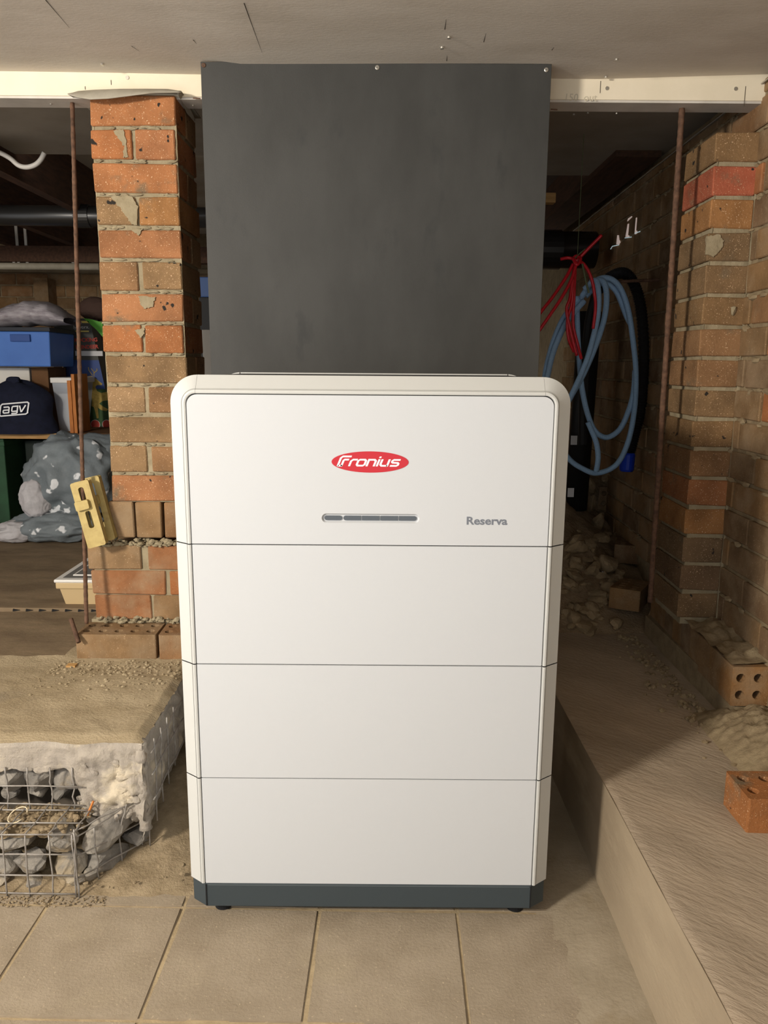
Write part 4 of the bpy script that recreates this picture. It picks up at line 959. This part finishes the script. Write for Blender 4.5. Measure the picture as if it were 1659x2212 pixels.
strokes(agl, .16, lambda u, v: (lambda x, z: (x, bagy(x, z) - .002, z))(ac.x + (u - 1.5) * asc, ac.z + (v - .72) * asc * 1.0 + (u - 1.5) * asc * .09)).build('boxed_lettering', LWHITE, bag)
# orange planks
for i, (x0, y0, x1) in enumerate(((144, 822, 152), (154, 808, 161))):
    a, b = aD(x0, y0, 4.24), aD(x1, y0, 4.24)
    tag(box('timber_plank', (a.x, 4.24 - .01 * i, shz), (b.x, 4.42, a.z), ORTIM, bevel=.001), ('shorter orange timber plank standing beside the clear tub', 'taller orange timber plank standing next to the printed carton')[i], 'plank')
# printed reindeer carton (front face flat print)
D_ = 4.68; q0, q1 = aD(168, 935, D_), aD(258, 935, D_); rz0 = shz; rz1 = aD(190, 688, D_).z
lean = -.028
rb = empty('printed_carton', ((q0.x + q1.x) / 2, 4.3, rz0), label='tall dark printed carton showing a golden reindeer', cat='carton')
def rx(x, z): return x + lean * (z - rz0) / .1 * .6
def quad(x0, z0, x1, z1, y, t=.001):
    return MB().add([(rx(x0, z0), y, z0), (rx(x1, z0), y, z0), (rx(x1, z1), y, z1), (rx(x0, z1), y, z1), (rx(x0, z0), y + t, z0), (rx(x1, z0), y + t, z0), (rx(x1, z1), y + t, z1), (rx(x0, z1), y + t, z1)],
                    [(0, 1, 2, 3), (7, 6, 5, 4), (0, 4, 5, 1), (1, 5, 6, 2), (2, 6, 7, 3), (3, 7, 4, 0)])
RW = .22; quad(q0.x, rz0, q0.x + RW, rz1, D_ + .0, .13).build('carton_body', PBOX, rb)
zP = lambda py: aD(190, py, D_).z
quad(q0.x + .001, zP(840), q0.x + RW, zP(778), D_ - .0006).build('print_sky', PNIGHT, rb)
quad(q0.x + .001, rz0 + .001, q0.x + RW, zP(840), D_ - .0006).build('print_grass', PGRASS, rb)
def pxy(px, py, off=.0012): p = aD(px, py, D_ - off); return p
def ptx(txt, px, py, size, mt, shear=0, bold=0, ax='CENTER'):
    link('printed_lettering', text_mesh(txt, size, bold, shear, .0001, ax), mt, rb, loc=pxy(px, py), rot=(R(90), R(-2), 0))
ptx('lytworx.', 176, 710, .028, LMARK); ptx('KICKING' if False else 'ROCKING', 186, 738, .03, PRED, 0, .0008); ptx('REINDEER', 188, 753, .03, PRED, 0, .0008); ptx('400 LED', 182, 725, .012, LMARK) if False else None
for (a, b, mt) in (((150, 693), (193, 698), PYEL), ((162, 714), (192, 717), PYEL), ((162, 758), (222, 769), LMARK)):
    p, q = pxy(*a), pxy(*b); MB().box((p.x, D_ - .0012, q.z), (q.x, D_ - .0006, p.z)).build('print_bar', mt, rb)
gl = [pxy(*p) for p in ((180, 687), (198, 690), (222, 697), (222, 728), (208, 712))]; MB().add(gl, [tuple(range(5))]).build('print_leaf', PGREEN, rb)
def poly2(pts, name, mt): extr_poly([(p.x, p.z) for p in [pxy(*q) for q in pts]], [], D_ - .0016, D_ - .0008, lambda u, v, w: (u, w, v)).build(name, mt, rb)
poly2([(187, 813), (197, 812), (204, 815), (212, 822), (221, 829), (219, 832), (209, 832), (206, 836), (210, 845), (219, 849), (232, 846), (240, 850), (240, 864), (222, 866), (214, 872), (226, 880), (234, 884), (230, 888), (219, 886), (211, 880), (212, 892), (213, 903), (209, 904), (206, 890), (203, 880), (198, 877), (199, 866), (197, 850), (196, 830), (195, 818)], 'print_reindeer', PDEER)
for ln in ([(203, 813), (203, 803), (197, 796)], [(203, 806), (210, 800), (209, 796)], [(200, 811), (192, 800), (191, 793)]):
    MB().tube([pxy(*q, .0014) for q in ln], .0022, 5).build('print_antler', PDEER, rb)
for px in (206, 231):
    p = pxy(px, 917); extr_poly(circ(p.x, p.z, .027, 20), [], D_ - .0016, D_ - .0008, lambda u, v, w: (u, w, v)).build('print_badge', PRED, rb)
    extr_poly(circ(p.x, p.z, .029, 24), [circ(p.x, p.z, .0265, 24)], D_ - .0018, D_ - .0008, lambda u, v, w: (u, w, v)).build('badge_ring', LMARK, rb)
# brown rounded case behind
c = aD(205, 668, 4.93); tag(link('felt_case', stone_mesh(.10, .07, .075, 41, 3, 0), BROWNF, loc=c), 'dark brown rounded case behind the printed carton', 'case')
c2 = fb('case_support', 178, 700, 240, 936, 4.86, .16, CARTON, 'brown carton under the rounded case', 'carton', zb=shz)
# green crates under the shelf
gx = aD(14, 1030, 4.24).x
gc = empty('green_crate', (gx, 4.4, BZ), label='dark green crate under the shelf at the left edge', cat='crate')
box('crate_body', (-2.8, 4.24, BZ), (gx, 4.6, shz - .032), GREENB, gc, bevel=.006); box('crate_rim', (-2.8, 4.232, shz - .075), (gx + .006, 4.61, shz - .05), GREENB, gc, bevel=.003)
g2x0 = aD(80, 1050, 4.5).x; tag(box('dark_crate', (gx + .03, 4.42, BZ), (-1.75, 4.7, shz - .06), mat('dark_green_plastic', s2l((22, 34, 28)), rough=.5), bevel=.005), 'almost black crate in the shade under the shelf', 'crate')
# tarp heap
tp = empty('printed_tarp', aD(160, 1130, 4.0), label='crumpled grey tarp with white blotches heaped below the shelf', cat='tarp')
def heap(cx, cy, cz_, rx_, ry_, rz_, seed, mt, name, fold=.22):
    bm = bmesh.new(); bmesh.ops.create_icosphere(bm, subdivisions=5, radius=1)
    for v in bm.verts:
        d = v.co.normalized(); q = d * 1.7 + Vector((seed, 0, 0)); f1 = .95 - abs(noise.noise(q * .9)) * 1.5 - .45 * abs(noise.noise(q * 2.4)) + .05 * noise.noise(q * 6)
        r_ = .95 + fold * (f1 - .45); v.co = Vector((cx + d.x * rx_ * r_, cy + d.y * ry_ * r_, max(BZ + .003, cz_ + d.z * rz_ * r_)))
    me = bpy.data.meshes.new(name); bm.to_mesh(me); bm.free(); me.polygons.foreach_set('use_smooth', [True] * len(me.polygons)); return link(name, me, mt, tp)
c = aD(160, 1030, 3.95); heap(c.x, 3.95, c.z + .0, .25, .18, .235, 2, CAMO, 'tarp_bundle')
c = aD(205, 985, 4.0); heap(c.x, 4.02, c.z, .18, .13, .12, 9, CAMO, 'tarp_fold')
c = aD(130, 1105, 3.9); heap(c.x, 3.88, BZ + .06, .26, .15, .09, 5, CAMO, 'tarp_fold')
c = aD(82, 1075, 3.86); heap(c.x, 3.84, c.z, .085, .07, .105, 6, PALECL, 'pale_lining', .15)
c = aD(40, 1115, 3.84); heap(c.x, 3.82, BZ + .045, .12, .09, .06, 8, PALECL, 'pale_lining', .2)
# beige tub with white lid
e0 = aZ(143, 1311, BZ); lw_ = .27; bt = empty('beige_tub', (e0.x + .14, e0.y + .16, BZ), label='beige plastic tub with white lid standing behind the pillar base', cat='tub')
y0 = e0.y; x0 = e0.x; hB = .098
MB().add([(x0, y0, BZ), (x0 + lw_, y0, BZ), (x0 + lw_, y0 + .30, BZ), (x0, y0 + .30, BZ), (x0 - .022, y0 - .015, BZ + hB), (x0 + lw_ + .02, y0 - .015, BZ + hB), (x0 + lw_ + .02, y0 + .32, BZ + hB), (x0 - .022, y0 + .32, BZ + hB)],
         [(0, 3, 2, 1), (4, 5, 6, 7), (0, 1, 5, 4), (1, 2, 6, 5), (2, 3, 7, 6), (3, 0, 4, 7)]).build('tub_body', BEIGE, bt, bevel=.006)
box('tub_rim', (x0 - .026, y0 - .019, BZ + hB - .024), (x0 + lw_ + .024, y0 + .324, BZ + hB), BEIGE, bt, bevel=.004)
box('lid', (x0 - .03, y0 - .023, BZ + hB), (x0 + lw_ + .028, y0 + .328, BZ + hB + .012), WLID, bt, bevel=.004)
box('lid_inset', (x0 - .006, y0 + .002, BZ + hB + .0115), (x0 + lw_ + .004, y0 + .30, BZ + hB + .0135), GREYP, bt)
MB().box((x0 + .02, y0 + .03, BZ + hB + .012), (x0 + lw_ - .02, y0 + .27, BZ + hB + .017)).build('lid_ridge', WLID, bt, bevel=.002)
MB().box((x0 + .028, y0 + .038, BZ + hB + .0165), (x0 + lw_ - .028, y0 + .262, BZ + hB + .0175)).build('lid_panel', GREYP, bt)
# step of half-buried bricks with dark notches
st = box('floor_step', (-3.2, 2.69, .28), (-1.02, 2.80, .312), BFLOOR, kind='structure', label='low step of half-buried bricks across the undercroft floor', bevel=.003)
for i in range(14):
    x = aZ(20 + i * 29, 1331, .30).x
    if x > -1.03: break
    extr_poly([(x - .014, .3), (x + .012, .3045), (x - .012, .309)], [], 2.686, 2.70, lambda u, v, w: (u, w, v)).build('core_hole', RUB, st)
# yellow formwork clamps
def clamp(name, base, ang, tilt, label):
    o = empty(name, base, label=label, cat='clamp')
    L_, W_ = .192, .054
    ol = rrect(-W_ / 2, 0, W_ / 2, L_, .006, 4); hs = [rrect(-.007, .055, .009, .105, .006, 4), rrect(-.008, .135, .008, .175, .006, 4)]
    ca, sa = math.cos(ang), math.sin(ang)
    def cv(u, v, w):
        x = u * ca + v * sa; z = -u * sa + v * ca; return (base[0] + x, base[1] + w + z * tilt, base[2] + max(z, 0) if False else base[2] + z)
    extr_poly(ol, hs, 0, .004, cv).build('face_plate', YEL, o)
    extr_poly(ol, hs, .018, .022, cv).build('back_plate', YEL, o)
    for s_ in (-1, 1): extr_poly([(s_ * W_ / 2, .004), (s_ * (W_ / 2 - .004), .004), (s_ * (W_ / 2 - .004), L_ - .004), (s_ * W_ / 2, L_ - .004)], [], .002, .020, cv).build('flange', YEL, o)
    extr_poly(rrect(-W_ / 2 + .002, .112, .014, .138, .004, 3), [], -.012, -.0005, cv).build('wedge', YEL, o)
    return o
p = aD(211, 1164, 2.18); clamp('form_clamp', (p.x, 2.172, .6675), R(-15), .12, 'front yellow formwork clamp leaning against the pillar base')
p = aD(229, 1136, 2.225); clamp('form_clamp', (p.x, 2.222, .672), R(-14), .10, 'rear yellow formwork clamp half hidden behind the other clamp')
# white panel and blue tub glimpsed between pillar and board
a, b = aD(436, 712, 2.75), aD(458, 712, 2.75)
tag(box('leaning_sheet', (a.x, 2.75, .31), (b.x + .25, 2.77, a.z), WCARD, bevel=.002), 'white sheet glimpsed between the pillar and the black board', 'sheet')
a, b = aD(428, 598, 3.4), aD(470, 642, 3.4)
tag(box('dark_gap_fill', (a.x, 3.4, .31), (b.x + .2, 3.6, b.z), RUB, bevel=.004), 'added black box standing in for the dark gap below the blue box', 'box')  # added black filler: paints the dark gap and carries the blue box
tag(box('blue_carton', (a.x, 3.4, b.z), (b.x + .2, 3.6, a.z), mat('deep_blue', s2l((40, 66, 110)), rough=.6), bevel=.004), 'blue box glimpsed above the white sheet behind the pillar', 'box')
